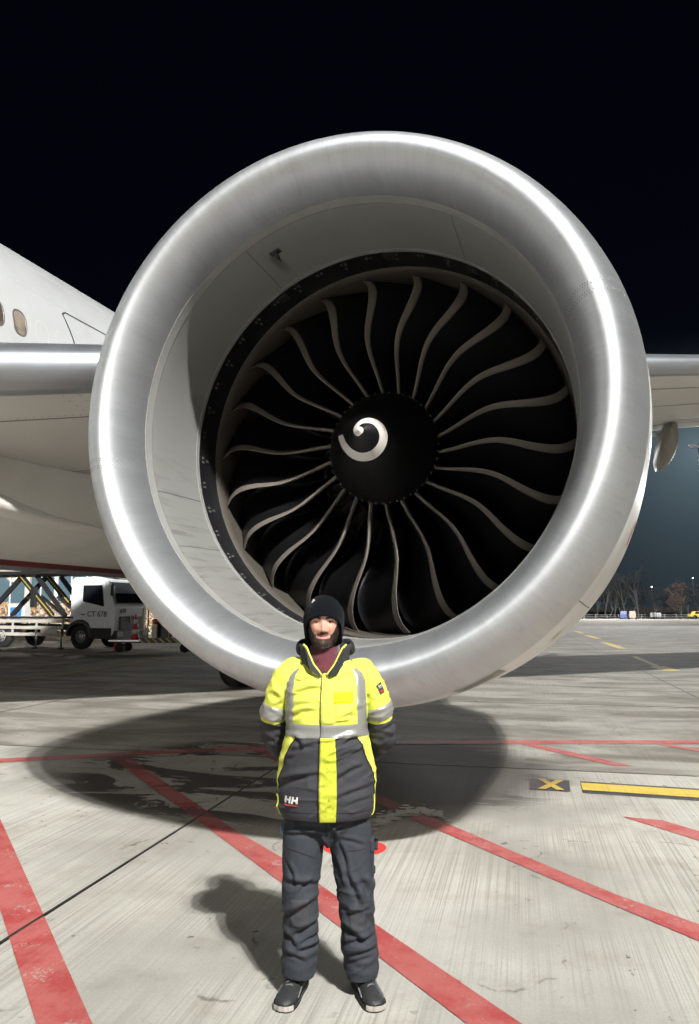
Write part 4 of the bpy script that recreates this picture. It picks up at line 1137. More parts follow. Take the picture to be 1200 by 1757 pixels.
# sleeves
def sleeve(sx, path, rad, seed):
    P = catmull(path, 14); n = len(P); NU = 56
    def frame(i):
        tt = (P[min(i + 1, n - 1)] - P[max(i - 1, 0)]).normalized()
        a = Vector((0, -1, 0)); a = (a - tt * a.dot(tt)).normalized(); return tt, a, tt.cross(a)
    def pt(k, th, off=0.0):
        i = min(int(k), n - 2); f = k - i; q = P[i].lerp(P[i + 1], f)
        t0, a0, b0 = frame(i); t1, a1, b1 = frame(i + 1); a = a0.lerp(a1, f).normalized(); b = b0.lerp(b1, f).normalized()
        r = lin(rad, k / (n - 1))
        d = wrinkle(q.x * 1.3 + math.cos(th) * .1, q.y + math.sin(th) * .1, q.z * 1.5, seed) * 1.25
        kk = k / (n - 1)
        d += .007 * g(kk - .60, .10) * math.sin(kk * 95 + th * 1.3) * .6          # elbow bunching
        return q + (a * math.cos(th) + b * math.sin(th)) * (r + d + off)
    rows = [[pt(k * (n - 1) / 110, 2 * PI * j / NU) for j in range(NU)] for k in range(111)]
    rows.append([pt(n - 1.001, 2 * PI * j / NU, -.02) for j in range(NU)])
    sl = MB().grid(rows, cv=True, mf=lambda i, j: 0 if i < SPL else 1).build('sleeve', [M_HIVIS, M_GREYC], jac)
    K0, K1 = SB
    rr = [[pt((K0 + (K1 - K0) * i / 10) * (n - 1), 2 * PI * j / NU, .0045 if 0 < i < 10 else .0) for j in range(NU)] for i in range(11)]
    MB().grid(rr, cv=True).build('reflective_band', M_TAPE, sl)
    return sl, pt, n
SPL = 50; SB = (.355, .435)
pathR = [(.105, .02, 1.462), (.160, .018, 1.440), (.212, .02, 1.37), (.246, .03, 1.28), (.258, .055, 1.20), (.262, .085, 1.13), (.215, .150, 1.06), (.14, .215, 1.025), (.075, .245, 1.015)]
pathL = [(-.105, .02, 1.462), (-.160, .018, 1.440), (-.214, .02, 1.37), (-.247, .03, 1.28), (-.257, .055, 1.20), (-.254, .09, 1.13), (-.205, .150, 1.05), (-.13, .210, 1.0), (-.06, .225, .985)]
RADS = [(0, .048), (.10, .066), (.2, .070), (.34, .065), (.5, .062), (.62, .063), (.75, .056), (.9, .05), (1, .042)]
slR, ptR, nR = sleeve(1, pathR, RADS, 3.0)
slL, ptL, nL = sleeve(-1, pathL, RADS, 8.0)
# sleeve badge (viewer's right): dark patch with white letters over red
def on_sleeve(pt, n, k, th, off): return pt(k * (n - 1), th, off)
def best_th(pt, n, k, dirv):
    c = sum((pt(k * (n - 1), 2 * PI * j / 24) for j in range(24)), Vector()) / 24
    return max((2 * PI * j / 96 for j in range(96)), key=lambda th: (pt(k * (n - 1), th) - c).normalized().dot(Vector(dirv).normalized()))
th0 = best_th(ptR, nR, .27, (.62, -.78, 0))
def sgrid(k0, k1, t0, t1, off, n=(6, 6)): return [[on_sleeve(ptR, nR, k0 + (k1 - k0) * i / n[0], th0 + t0 + (t1 - t0) * j / n[1], off) for j in range(n[1] + 1)] for i in range(n[0] + 1)]
sb = MB().grid(sgrid(.235, .292, -.20, .20, .005)).build('sleeve_badge', pm('badge_navy', (.022, .026, .04), .6), slR)
m = MB()
for o in (-.15, .02):
    for (a, b, c, d) in ((0, 0, .045, 1), (.085, 0, .13, 1), (.04, .4, .09, .6)):
        m.grid(sgrid(.243 + .020 * b, .243 + .020 * d, o + a, o + c, .0065, (1, 1)))
m.build('badge_letters', pm('badge_white', (.5, .52, .55), .6), sb)
MB().grid(sgrid(.272, .289, -.19, .19, .0062)).build('badge_panel', pm('badge_red', (.28, .05, .04), .6), sb)

# collar: stands at the back and sides, open in a V at the front
def collar_top(fa): return lin([(0.10, 1.440), (.25, 1.462), (.45, 1.490), (.62, 1.525), (.80, 1.563), (1.0, 1.580), (1.6, 1.583), (PI, 1.592)], fa)
def collar_pt(a, k, inner):
    fa = abs(a); zt = collar_top(fa); zb = lin([(0.1, 1.425), (.6, 1.462), (1.2, 1.480), (PI, 1.49)], fa)
    z = zb + (zt - zb) * k
    rx = lin([(0, .095), (.7, .104), (1.2, .112), (2, .118), (PI, .118)], fa) + .012 * k; ry = lin([(0, .108), (.5, .112), (1.2, .105), (PI, .10)], fa) + .008 * k
    if inner: rx -= .008; ry -= .008
    d = .004 * fb(math.sin(a) * 3, math.cos(a) * 3, z * 12)
    return Vector((HX + .006 + (rx + d) * math.sin(a), .006 - (ry + d) * math.cos(a), z))
AS = [-.10 - 0.0 + 0 for _ in range(0)]
def carr(a0, a1, n=100): return [a0 + (a1 - a0) * j / n for j in range(n + 1)]
C = carr(.10, 2 * PI - .10, 120)
fold = lambda a: ((a + PI) % (2 * PI)) - PI
rows = [[collar_pt(fold(a), k, False) for a in C] for k in (0, .25, .5, .75, 1)] + [[collar_pt(fold(a), k, True) for a in C] for k in (1, .75, .5, .25, 0)]
MB().grid(rows, mf=lambda i, j: 1 if (i >= 4 or 0.75 < C[j] < 2 * PI - .75) else 0).build('collar', [M_HIVIS, M_GREYC], jac)
MB().tube([collar_pt(fold(a), 1, False) + Vector((0, -.002, .001)) for a in carr(.10, 1.0, 24)], .0055, 8).build('collar_piping', M_HIVIS, jac)
MB().tube([collar_pt(fold(a), 1, False) + Vector((0, -.002, .001)) for a in carr(-.10, -1.0, 24)], .0055, 8).build('collar_piping', M_HIVIS, jac)
# turned-out facing on both sides of the V
for sx in (-1, 1):
    rows = []
    for i in range(15):
        fa = .13 + .75 * i / 14; q = collar_pt(sx * fa, .96, False)
        w = (.012 + .020 * math.sin(PI * min(1, i / 11))) * (1 if sx > 0 else 0.7)
        rows.append([q + Vector((sx * w * k * .75, -.010 - .003 * k, -.75 * w * k)) for k in (0, .33, .66, 1)])
    MB().grid(rows).build('collar_facing', M_GREYC if sx < 0 else M_BLACKC, jac)
# hood folded behind the neck
pts = [Vector((HX + .006 + .128 * math.sin(a), .022 - .126 * math.cos(a), lin([(1.05, 1.500), (1.3, 1.545), (1.6, 1.565), (PI, 1.55)], abs(a)))) for a in [1.35 + (2 * PI - 2.7) * j / 40 for j in range(41)] for a in [((a + PI) % (2 * PI)) - PI]]
m = MB(); m.tube(pts, [lin([(0, .010), (.08, .030), (.2, .044), (.8, .044), (.92, .030), (1, .010)], j / 40) for j in range(41)], 16, sx=.55)
for v in m.v: v += Vector((0, 0, 1)) * (.006 * fb(v.x * 14, v.y * 14, v.z * 20))
m.build('hood', M_BLACKC, jac)

# ---- trousers
m = MB()
rows = []
for z, w, d, cy in ((.66, .05, .06, .02), (.69, .12, .085, .02), (.74, .185, .118, .018), (.80, .195, .128, .018), (.90, .19, .125, .018), (.98, .17, .115, .02)):
    rows.append([(w * math.copysign(abs(math.cos(a)) ** .85, math.cos(a)), cy - d * math.sin(a), z) for a in [2 * PI * j / 40 for j in range(40)]])
b0 = len(m.v); m.grid(rows, cv=True); m.f.append([b0 + k for k in range(40)]); m.m.append(0); e = b0 + 5 * 40; m.f.append([e + k for k in range(40)]); m.m.append(0)
LEGS = {-1: [(-.098, .018, .84), (-.104, .015, .72), (-.112, .005, .60), (-.119, -.008, .48), (-.118, .0, .38), (-.117, .015, .26), (-.123, .024, .15), (-.126, .018, .078)],
        1: [(.098, .018, .84), (.108, .015, .72), (.120, .005, .60), (.134, -.008, .48), (.140, .0, .38), (.150, .015, .26), (.162, .024, .15), (.166, .018, .070)]}
LR = [(0, .100), (.14, .101), (.30, .094), (.48, .084), (.62, .080), (.78, .083), (.92, .079), (1, .070)]
for sx in (-1, 1):
    P = catmull(LEGS[sx], 6); m.tube(P, [lin(LR, i / (len(P) - 1)) for i in range(len(P))], 28)
tme = remesh(m, 'trousers', .0056, 3)
for v in tme.vertices: pass
nrm = [v.normal.copy() for v in tme.vertices]
def fold_f(x, y, z, sx):
    d = .0045 * fb(x * 7, y * 7, z * 6)
    # slanting folds at the knees and stacked breaks at the ankle
    r1 = noise.noise(Vector((x * 7 * sx + z * 7, y * 6 + sx * 3, z * 12 - x * sx * 6)))
    d += .006 * max(0, 1 - abs(r1) * 4.2) ** 2 * (ss(.66, .50, z) * .7 + .2) * min(1, max(0, .55 + noise.noise(Vector((x * 5, y * 5 + 7 * sx, z * 5)))))
    r2 = math.sin(z * 105 + 9 * x + 2.5 * noise.noise(Vector((x * 9, y * 9 + sx * 5, z * 5))))
    d += .0045 * r2 * g(z - .165, .055) * (.4 + .6 * ss(-.3, .5, noise.noise(Vector((x * 8 + sx, y * 8, z * 6)))))
    d += .0040 * g(z - .41 + .35 * (x * sx - .12), .014) - .005 * g(z - .385 + .35 * (x * sx - .12), .016) - .004 * g(z - .50 - .3 * (x * sx - .12), .018)
    if y < .02: d += crease(TS, x, z) * ss(.03, -.02, y)
    d -= .003 * g(z - .30 - .5 * (x * sx - .12), .02)
    return d
for i, v in enumerate(tme.vertices):
    sx = 1 if v.co.x > .01 else -1
    v.co += nrm[i] * (fold_f(v.co.x, v.co.y, v.co.z, sx) * ss(.86, .76, v.co.z))
M_TROU = cloth('slate_work_cloth', (0.034, 0.039, 0.048), .12, .8)
M_PATCH = cloth('grey_knee_cloth', (0.046, 0.046, 0.053), .12, .8)
tro = link('trousers', tme, M_TROU, man)
for p in tme.polygons: p.use_smooth = True
tb = BVHTree.FromPolygons([v.co.copy() for v in tme.vertices], [list(p.vertices) for p in tme.polygons])
def tro_patch(name, poly, mat, off=.004, n=14, dirv=(0, 1, 0), org=-1.0, label=None):
    """four corners (x,z): lower-left, lower-right, upper-right, upper-left; thrown on to the cloth from the front"""
    D = Vector(dirv).normalized(); rows = []
    for i in range(n + 1):
        row = []
        for j in range(n + 1):
            u, v = j / n, i / n
            x = (poly[0][0] * (1 - u) + poly[1][0] * u) * (1 - v) + (poly[3][0] * (1 - u) + poly[2][0] * u) * v
            z = (poly[0][1] * (1 - u) + poly[1][1] * u) * (1 - v) + (poly[3][1] * (1 - u) + poly[2][1] * u) * v
            o = Vector((x, .02, z)) - D * 1.0
            h = tb.ray_cast(o, D)
            q = h[0] if h[0] is not None else Vector((x, 0.02, z))
            edge = i in (0, n) or j in (0, n)
            row.append(q - D * (off if not edge else -.003))
        rows.append(row)
    return MB().grid(rows).build(name, mat, tro, label=label)
tro_patch('knee_pad_pocket', [(-.160, .315), (-.075, .330), (-.070, .455), (-.165, .450)], M_PATCH, .005)
tro_patch('knee_pad_pocket', [(.110, .300), (.178, .300), (.182, .415), (.100, .420)], M_PATCH, .005)
tro_patch('cargo_pocket', [(.17, .52), (.225, .52), (.225, .655), (.165, .655)], M_TROU, .014, dirv=(-.55, .83, 0))
tro_patch('pocket_flap', [(.165, .635), (.235, .628), (.235, .690), (.165, .690)], M_TROU, .020, dirv=(-.55, .83, 0))
def tro_line(pts, w, mat, name, off=.0025):
    rows = []
    for i, (x, z) in enumerate(pts):
        dx, dz = pts[min(i + 1, len(pts) - 1)][0] - pts[max(i - 1, 0)][0], pts[min(i + 1, len(pts) - 1)][1] - pts[max(i - 1, 0)][1]
        L = math.hypot(dx, dz); row = []
        for s in (-1, -.3, .3, 1):
            h = tb.ray_cast(Vector((x - dz / L * w * s, -1, z + dx / L * w * s)), Vector((0, 1, 0)))
            q = h[0] if h[0] is not None else Vector((x, 0, z)); row.append(q - Vector((0, off if abs(s) < 1 else -.002, 0)))
        rows.append(row)
    MB().grid(rows).build(name, mat, tro)
tro_line([(0.0, .80 - .01 * k) for k in range(10)], .003, M_BLACKC, 'fly_seam')
tro_line([(-.19 + .012 * k, .66 - .001 * k * k * .3) for k in range(12)], .002, M_BLACKC, 'pocket_seam')
tro_line([(.09 + .008 * k, .655 + .0005 * k) for k in range(12)], .002, M_BLACKC, 'pocket_seam')
MB().box((-.208, -.02, .735), (.010, .02, .045)).build('blue_tag', pm('tag_blue', (.03, .12, .25), .6), tro, bevel=.003)

# ---- shoes
M_SHOE = pm('black_shoe_leather', (0.020, 0.021, 0.023), .55, var=.3, scale=30, bump=.3, bscale=200, dirt=.25, dirtcol=(.06, .058, .05))
M_SOLE = pm('black_sole', (0.022, 0.022, 0.022), .8, var=.2)
M_TOE = pm('pale_toe_rubber', (0.40, 0.37, 0.33), .7, var=.15, scale=30)
M_LACE = pm('lace_grey', (0.13, 0.13, 0.135), .8)
def shoe(cx, cy, rot):
    e = bpy.data.objects.new('shoe', None)
    TL = [(-.085, .030, .050), (-.075, .036, .080), (-.045, .040, .104), (0.0, .042, .108), (.045, .043, .092), (.09, .047, .073), (.135, .049, .060), (.165, .044, .052), (.185, .033, .044), (.196, .014, .034)]
    rowsU = []; rowsS = []
    for i in range(37):
        l = -.085 + .281 * i / 36; w = sm([(q[0], q[1]) for q in TL], l); h = sm([(q[0], q[2]) for q in TL], l)
        row = []
        for j in range(21):
            a = PI * j / 20
            row.append((w * math.copysign(abs(math.cos(a)) ** .75, math.cos(a)) * (1 - .25 * ss(.055, .11, h * math.sin(a))) , -l, .022 + (h - .022) * max(0.0, math.sin(a)) ** .8))
        rowsU.append(row)
        ws = w + .0045
        rowsS.append([(-ws, -l, .026), (-ws - .001, -l, .006), (-ws + .004, -l, 0.001), (ws - .004, -l, 0.001), (ws + .001, -l, .006), (ws, -l, .026)])
    def place(mb):
        M = Matrix.Translation((cx, cy, 0)) @ Matrix.Rotation(rot, 4, 'Z')
        mb.v = [M @ v for v in mb.v]; return mb
    m = MB(); m.grid(rowsU)
    for rr in (rowsU[0], rowsU[-1]): m.add(rr, [tuple(range(len(rr)))])
    up = place(m).build('shoe', M_SHOE, man)
    m = MB(); m.grid(rowsS)
    for rr in (rowsS[0], rowsS[-1]): m.add(rr, [tuple(range(6))])
    place(m).build('sole', M_SOLE, up)
    # pale toe bumper
    m = MB(); rr = []
    for i in range(15):
        l = .172 + .026 * (i / 14) ** .8; w = sm([(q[0], q[1]) for q in TL], min(l, .195)) + .0065; 
        if i == 14: w = .010
        rr.append([(-w, -l - .002, .008), (-w, -l - .003, .020), (-w * .95, -l - .002, .029), (w * .95, -l - .002, .029), (w, -l - .003, .020), (w, -l - .002, .008)])
    m.grid([[rr[i][k] for k in range(3)] for i in range(15)]); m.grid([[rr[i][k] for k in (3, 4, 5)] for i in range(15)])
    m.add([rr[14][k] for k in range(6)], [(0, 1, 2, 3, 4, 5)])
    place(m).build('toe_bumper', M_TOE, up)
    m = MB()
    def utop(l): return sm([(q[0], q[2]) for q in TL], l)
    for k in range(5):
        l = .022 + .019 * k; h = utop(l)
        m.tube([(-.026, -l, h - .012), (-.010, -l - .004, h + .003), (.010, -l + .004, h + .003), (.026, -l, h - .012)], .0034, 6)
    place(m).build('laces', M_LACE, up)
    m = MB()
    m.tube([(.040 , .078, .03), (.046, .02, .060), (.045, -.05, .050), (.050, -.12, .034)], .0035, 6); m.tube([(-.040, .078, .03), (-.046, .02, .060), (-.045, -.05, .050), (-.050, -.12, .034)], .0035, 6)
    place(m).build('shoe_trim', M_LACE, up)
shoe(-.140, .045, R(-14)); shoe(.175, .045, R(17))
# ------------------------------------------------------------------ high-lift truck beyond the fuselage (local x = forward)
TR = thing('catering_truck', 'white high lift truck with numbered cab and striped scissor arms beyond the fuselage', 'truck', (-12.25, 36.6, 0), R(-20))
M_TCAB = pm('truck_white', (0.70, 0.73, 0.76), .35, var=.04, dirt=.15, dirtcol=(.4, .4, .38), coat=.3)
M_RAIL = pm('truck_beige', (0.50, 0.47, 0.42), .5, var=.08, dirt=.3)
M_GLASSD = NT('truck_glass'); M_GLASSD.set(col=(0.012, 0.014, 0.017), rough=.06, spec=.6); M_GLASSD = M_GLASSD.m
t = NT('hazard_stripe'); p = t.pos(); w_ = t.math('FRACT', t.math('MULTIPLY', t.dot(p, (1.0, 0.15, 1.1)), 3.2))
t.set(col=t.mix(t.math('GREATER_THAN', w_, .30), (0.42, 0.33, 0.06), (0.02, 0.02, 0.02)), rough=.5); M_HAZ = t.m
cab_prof = [(-.56, 1.02), (-.62, 1.15), (.55, 1.15), (.62, .62), (1.82, .62), (1.90, .75), (1.92, 1.95), (1.80, 2.15), (1.55, 3.10), (1.35, 3.30), (.9, 3.38), (-.45, 3.36), (-.56, 3.25)]
cab_prof = [(-.58, 1.12), (-.44, 1.24), (-.2, 1.36), (.2, 1.36), (.48, 1.20), (.62, .95), (.66, .66), (1.80, .62), (1.92, .80), (1.94, 1.98), (1.86, 2.12), (1.56, 3.10), (1.36, 3.30), (.9, 3.38), (-.45, 3.36), (-.58, 3.22)]
MB().prism(cab_prof, 'y', -1.24, 1.24).build('cab', M_TCAB, TR, smooth=False, bevel=.04)
door = MB().prism([(.02, 1.50), (.30, 1.44), (.56, 1.25), (.70, 1.0), (1.42, 1.0), (1.46, 2.0), (1.30, 3.12), (.02, 3.12)], 'y', -1.262, -1.225).build('door', M_TCAB, TR, smooth=False, bevel=.01)
MB().prism([(.14, 2.22), (1.36, 1.98), (1.22, 2.98), (.14, 2.98)], 'y', -1.275, -1.25).build('door_window', M_GLASSD, door, smooth=False, bevel=.01)
MB().box((.18, -1.27, 1.62), (.22, .03, .05)).build('door_handle', M_DARK, door)
def text(body, size, loc, rot, mat, parent, name):
    cu = bpy.data.curves.new(name, 'FONT'); cu.body = body; cu.size = size; cu.extrude = .004; cu.align_x = 'CENTER'
    o = bpy.data.objects.new(name, cu); COL.objects.link(o)
    dg = DG(); dg.update()
    me = bpy.data.meshes.new_from_object(o.evaluated_get(dg)); bpy.data.objects.remove(o)
    me.materials.clear(); me.materials.append(mat)
    o = bpy.data.objects.new(name, me); COL.objects.link(o); o.parent = parent; o.location = loc; o.rotation_euler = rot
    return o
M_INK = pm('ink', (.03, .03, .03), .6)
text('CT 678', .36, (.98, -1.272, 1.52), (PI / 2, 0, 0), M_INK, door, 'door_number')
text('678', .30, (1.955, -.62, 1.68), (PI / 2, 0, PI / 2), M_INK, TR, 'front_number')
MB().add([(1.92, -1.02, 2.16), (1.92, 1.02, 2.16), (1.60, .98, 3.06), (1.60, -.98, 3.06)], [(0, 1, 2, 3)]).build('windscreen', M_GLASSD, TR, smooth=False)
o = MB(); o.add([(1.90, -1.10, 2.10), (1.90, 1.10, 2.10), (1.57, 1.06, 3.12), (1.57, -1.06, 3.12), (1.925, -1.10, 2.10), (1.925, 1.10, 2.10), (1.595, 1.06, 3.12), (1.595, -1.06, 3.12)], [(4, 5, 6, 7), (0, 4, 7, 3), (1, 2, 6, 5), (3, 7, 6, 2), (0, 1, 5, 4)]); o.build('windscreen_frame', M_DARK, TR, smooth=False)
gr = MB().box((1.96, 0, 1.22), (.06, 1.7, .62)).build('grille', M_DARK, TR, smooth=False, bevel=.02)
for k in range(3): MB().box((1.995, 0, 1.05 + .19 * k), (.03, 1.64, .05)).build('grille_bar', M_DKGREY, gr, smooth=False)
m = MB(); m.tube([(2.02, .16 * math.cos(a) , 1.42 + .16 * math.sin(a)) for a in [2 * PI * k / 20 for k in range(21)]], .014, 6)
for k in range(3): a = PI / 2 + 2 * PI * k / 3; m.tube([(2.02, 0, 1.42), (2.02, .15 * math.cos(a), 1.42 + .15 * math.sin(a))], [.022, .006], 6)
m.build('front_emblem', M_STEEL, gr)
MB().box((1.93, 0, .64), (.30, 2.44, .46)).build('bumper', M_DARK, TR, smooth=False, bevel=.04)
for y in (-1.0, 1.0): MB().box((2.07, y * .95, .72), (.08, .42, .24)).build('headlight', pm('headlight_lens', (.55, .55, .52), .15), TR, smooth=False, bevel=.03)
for y in (-1, 1):
    mr = MB().tube([(1.62, y * 1.24, 3.12), (1.95, y * 1.42, 3.05), (1.95, y * 1.42, 2.95)], .02, 6).build('mirror_arm', M_DARK, TR)
    MB().box((1.93, y * 1.42, 2.72), (.10, .22, .50)).build('mirror', M_DARK, mr, bevel=.03)
MB().box((1.22, -1.0, .74), (1.16, .53, .50)).build('step_panel', M_DARK, TR, smooth=False, bevel=.02)
MB().prism([(-.75 + .0, .60), (-.72, .95), (-.55, 1.18), (-.25, 1.32), (.25, 1.32), (.52, 1.15), (.66, .9), (.68, .62), (.56, .62), (.52, .86), (.42, 1.06), (.2, 1.2), (-.2, 1.2), (-.45, 1.08), (-.62, .9), (-.65, .6)], 'y', -1.29, -.7).build('mudguard', M_DKGREY, TR, smooth=False)
def twheel(x, y):
    prof = [(-.15, .30), (-.15, .50), (-.12, .575), (0, .585), (.12, .575), (.15, .50), (.15, .30)]
    rows = [[(x + r * math.cos(ang(j, 28)), y + b, .585 + r * math.sin(ang(j, 28))) for j in range(28)] for b, r in prof]
    tw = MB().grid(rows, cv=True).build('wheel', M_BLACK, TR)
    rim = MB(); s = -1 if y < 0 else 1
    rim.tube([(x, y + s * .13, .585), (x, y + s * .05, .585)], [.29, .30], 24); rim.tube([(x, y + s * .19, .585), (x, y + s * .1, .585)], [.09, .13], 14)
    rim.build('rim', pm('rim_grey', (.38, .38, .38), .45, metal=.5), tw)
    m = MB()
    for k in range(8): a = 2 * PI * k / 8; m.ell((x + .20 * math.cos(a), y + s * .137, .585 + .20 * math.sin(a)), (.045, .02, .045), 8, 5)
    m.build('rim_holes', M_DARK, tw)
for x in (0.05, -4.7): 
    for y in (-1.08, 1.08): twheel(x, y)
MB().box((-3.2, 0, 1.0), (7.6, .9, .28)).build('chassis', M_DARK, TR, smooth=False)
for z in (1.30, .99, .67):
    for y in (-1.24, 1.24): MB().box((-3.9, y, z), (5.9, .06, .16)).build('side_rail', M_RAIL, TR, smooth=False, bevel=.01)
for x in (-.98, -2.55, -4.0, -5.4):
    for y in (-1.23, 1.23): MB().box((x, y, .98), (.09, .05, .78)).build('rail_post', M_RAIL, TR, smooth=False)
MB().box((-1.75, -1.285, .83), (.95, .03, .17)).build('side_plate', pm('plate_white', (.6, .57, .54), .5), TR, smooth=False)
MB().box((-3.6, 0, 1.47), (6.4, 2.5, .10)).build('deck', M_DARK, TR, smooth=False)
for x in (-2.45, -.95):
    lg = MB().tube([(x, -1.32, .95), (x, -1.32, .04)], .045, 8).build('stabiliser', M_STEEL, TR); MB().box((x, -1.32, .03), (.22, .22, .05)).build('foot', M_DARK, lg)
def beam(name, a, b, w, h, mat, par):
    a, b = Vector(a), Vector(b); d = b - a
    rot = Matrix.Rotation(-math.atan2(d.z, d.x), 3, 'Y')
    return MB().box((a + b) / 2, (d.length, w, h), rot=rot).build(name, mat, par, smooth=False)
for y in (-.95, .95):
    beam('scissor_arm', (-3.95, y, 3.52), (-1.85, y, 1.52), .10, .26, M_HAZ, TR)
    beam('scissor_arm', (-3.05, y * .9, 3.52), (-1.15, y * .9, 1.52), .10, .22, M_DARK, TR)
    beam('scissor_arm', (-3.95, y * .85, 3.52), (-6.1, y * .85, 1.52), .10, .24, M_DARK, TR)
    beam('lift_ram', (-2.95, y * .6, 2.5), (-1.5, y * .6, 1.55), .12, .12, M_STEEL, TR)
MB().box((-3.02, -1.0, 2.45), (.24, .2, 1.0)).build('control_box', M_DARK, TR, smooth=False)
vb = MB().box((-3.6, 0, 4.75), (7.2, 2.5, 2.1)).build('van_body', M_RAIL, TR, smooth=False, bevel=.04)
MB().box((-3.6, 0, 3.62), (7.2, 2.52, .12)).build('body_frame', M_DARK, TR, smooth=False)
MB().box((-1.2, -1.262, 4.1), (2.2, .02, .5)).build('body_stripe', pm('brown_stripe', (.22, .13, .08), .5), vb, smooth=False)
pf_ = MB().box((.9, 0, 3.62), (2.0, 2.4, .10)).build('front_platform', M_DARK, TR, smooth=False)
m = MB()
for x in (.1, .7, 1.3, 1.85): m.tube([(x, -1.18, 3.65), (x, -1.18, 4.6)], .03, 6)
for z in (4.1, 4.6): m.tube([(.0, -1.18, z), (1.9, -1.18, z)], .03, 6)
m.build('platform_railing', M_STEEL, TR)
# ---- trolley with a cone in front of the truck
TX, TY = -9.15, 33.3
tr = thing('barrier_trolley', 'low dark trolley with yellow posts and striped edge in front of the truck', 'trolley', (TX, TY, 0), R(-6))
MB().box((.6, 0, .46), (3.6, 1.2, .10)).build('deck', M_DKGREY, tr, smooth=False, bevel=.02)
MB().box((1.25, -.62, .52), (2.2, .03, .20)).build('striped_edge', M_HAZ, tr, smooth=False)
MB().box((-.55, -.63, .50), (1.4, .05, .06)).build('chrome_edge', M_STEEL, tr, smooth=False)
for x in (.22, .46, 1.4): MB().tube([(x, -.5, .5), (x, -.5, 1.9)], .035, 8).build('yellow_post', pm('post_yellow', (.50, .42, .12), .5), tr)
for x in (-.8, 2.1):
    for y in (-.45, .45): MB().tube([(x, y - .05, .2), (x, y + .05, .2)], .2, 16).build('wheel', M_BLACK, tr)
MB().box((1.05, .1, 1.0), (.7, .5, .95)).build('equipment_box', M_DKGREY, tr, smooth=False, bevel=.03)
MB().ell((.72, -.35, 1.32), (.13, .13, .13), 12, 8).build('warning_lamp', pm('lamp_red', (.55, .10, .08), .4), tr)
MB().box((.72, -.35, .86), (.22, .2, .66)).build('lamp_stand', M_RAIL, tr, smooth=False)
cone = thing('traffic_cone', 'red and white striped traffic cone on the trolley beside the truck', 'cone', (TX - .20, TY - .34, .51))
M_CR = pm('cone_red', (.50, .04, .06), .6); M_CW = pm('cone_white', (.62, .58, .55), .6)
MB().box((0, 0, .02), (.46, .46, .04)).build('cone_base', M_CR, cone, smooth=False, bevel=.01)
zs = [.04, .26, .48, .70, .92, 1.12]
for k in range(5):
    r0, r1 = .19 - .155 * (zs[k] / 1.15), .19 - .155 * (zs[k + 1] / 1.15)
    MB().tube([(0, 0, zs[k]), (0, 0, zs[k + 1])], [r0, r1], 18).build('cone_band', M_CW if k in (1, 3) else M_CR, cone)
ch = MB().prism([(-.3, 0), (.3, 0), (.3, .12), (-.05, .34), (-.3, .34)], 'y', -.12, .12).build('wheel_chock', pm('chock_red', (.35, .03, .03), .6), None, smooth=False)
ch.location = (-10.25, 34.0, 0); ch['label'] = 'red wheel chock on the apron under the front of the truck'; ch['category'] = 'wheel chock'

# ---- terminal with glass front, far left
TB = thing('terminal_building', 'low terminal building with a blue glass front behind the truck', 'building', (-24, 62, 0), 0)
M_TWALL = pm('terminal_wall', (.42, .40, .37), .7, var=.08)
MB().box((0, 6, 4.5), (34, 10, 9)).build('wall', M_TWALL, TB, smooth=False)
t = NT('lit_window'); p = t.pos(); n1 = t.noise(p, .6, 3); t.set(col=(.05, .08, .10), rough=.08, spec=.5, em=t.mix(n1, (.030, .055, .072), (.085, .125, .150)), ems=.55); M_LITW = t.m
for k in range(26):
    x = -16.6 + 1.28 * k
    wd = MB().box((x, .93, 3.75), (1.20, .06, 2.5)).build('window', M_LITW, TB, smooth=False)
    MB().box((x + .64, .88, 3.75), (.09 if k % 4 else .30, .12, 2.6)).build('mullion', pm('mullion_grey', (.55, .56, .56), .4) if k == 0 else bpy.data.materials['mullion_grey'], wd, smooth=False)
MB().box((0, .55, 5.45), (34, 1.2, .75)).build('canopy', pm('canopy_cream', (.62, .58, .50), .6), TB, smooth=False)
for k in range(6): MB().box((-14 + 5.6 * k, .5, 2.6), (.4, .4, 5.2)).build('column', M_TWALL, TB, smooth=False)
flood('canopy_light', (-30, 59, 5.0), 420, .6, (1.0, .78, .50)); flood('canopy_light', (-20, 59, 5.0), 420, .6, (1.0, .80, .55))
m = MB(); rnd = random.Random(9)
for k in range(9000):
    x = rnd.uniform(-40, -13); h = 2.4 + .35 * noise.noise(Vector((x * .5, 0, 0))); z = rnd.random() ** .8 * h; y = 57.5 + rnd.uniform(-.8, .6)
    s = rnd.uniform(.06, .15); a = rnd.random() * 6; b = rnd.uniform(-.8, .8)
    q = Vector((x, y, z)); u = Vector((math.cos(a), b * .4, math.sin(a))) * s; v = Vector((-math.sin(a), b, math.cos(a))) * s * .7
    m.add([q - u, q - v, q + u, q + v], [(0, 1, 2, 3)], int(rnd.random() * 2.2 + .9 * noise.noise(Vector((x * .7, 3, z * .8))) + .6) % 3)
hd = m.build('hedge', [pm('dry_leaf_tan', (.34, .25, .15), .8), pm('dry_leaf_orange', (.36, .19, .08), .8), pm('dry_leaf_pale', (.40, .36, .28), .8)], None, smooth=False, kind='stuff')
cabn = thing('portable_toilet', 'small white portable cabin with a blue door by the dry hedge', 'portable cabin', (-23.9, 54.5, 0))
MB().box((0, 0, 1.15), (1.15, 1.15, 2.3)).build('cabin_wall', M_TCAB, cabn, smooth=False, bevel=.05)
cd = MB().box((0, -.585, 1.1), (.82, .04, 1.95)).build('door', pm('door_blue', (.05, .16, .36), .5), cabn, smooth=False)
MB().box((0, -.612, 1.75), (.35, .02, .18)).build('door_sign', M_CW, cd, smooth=False)

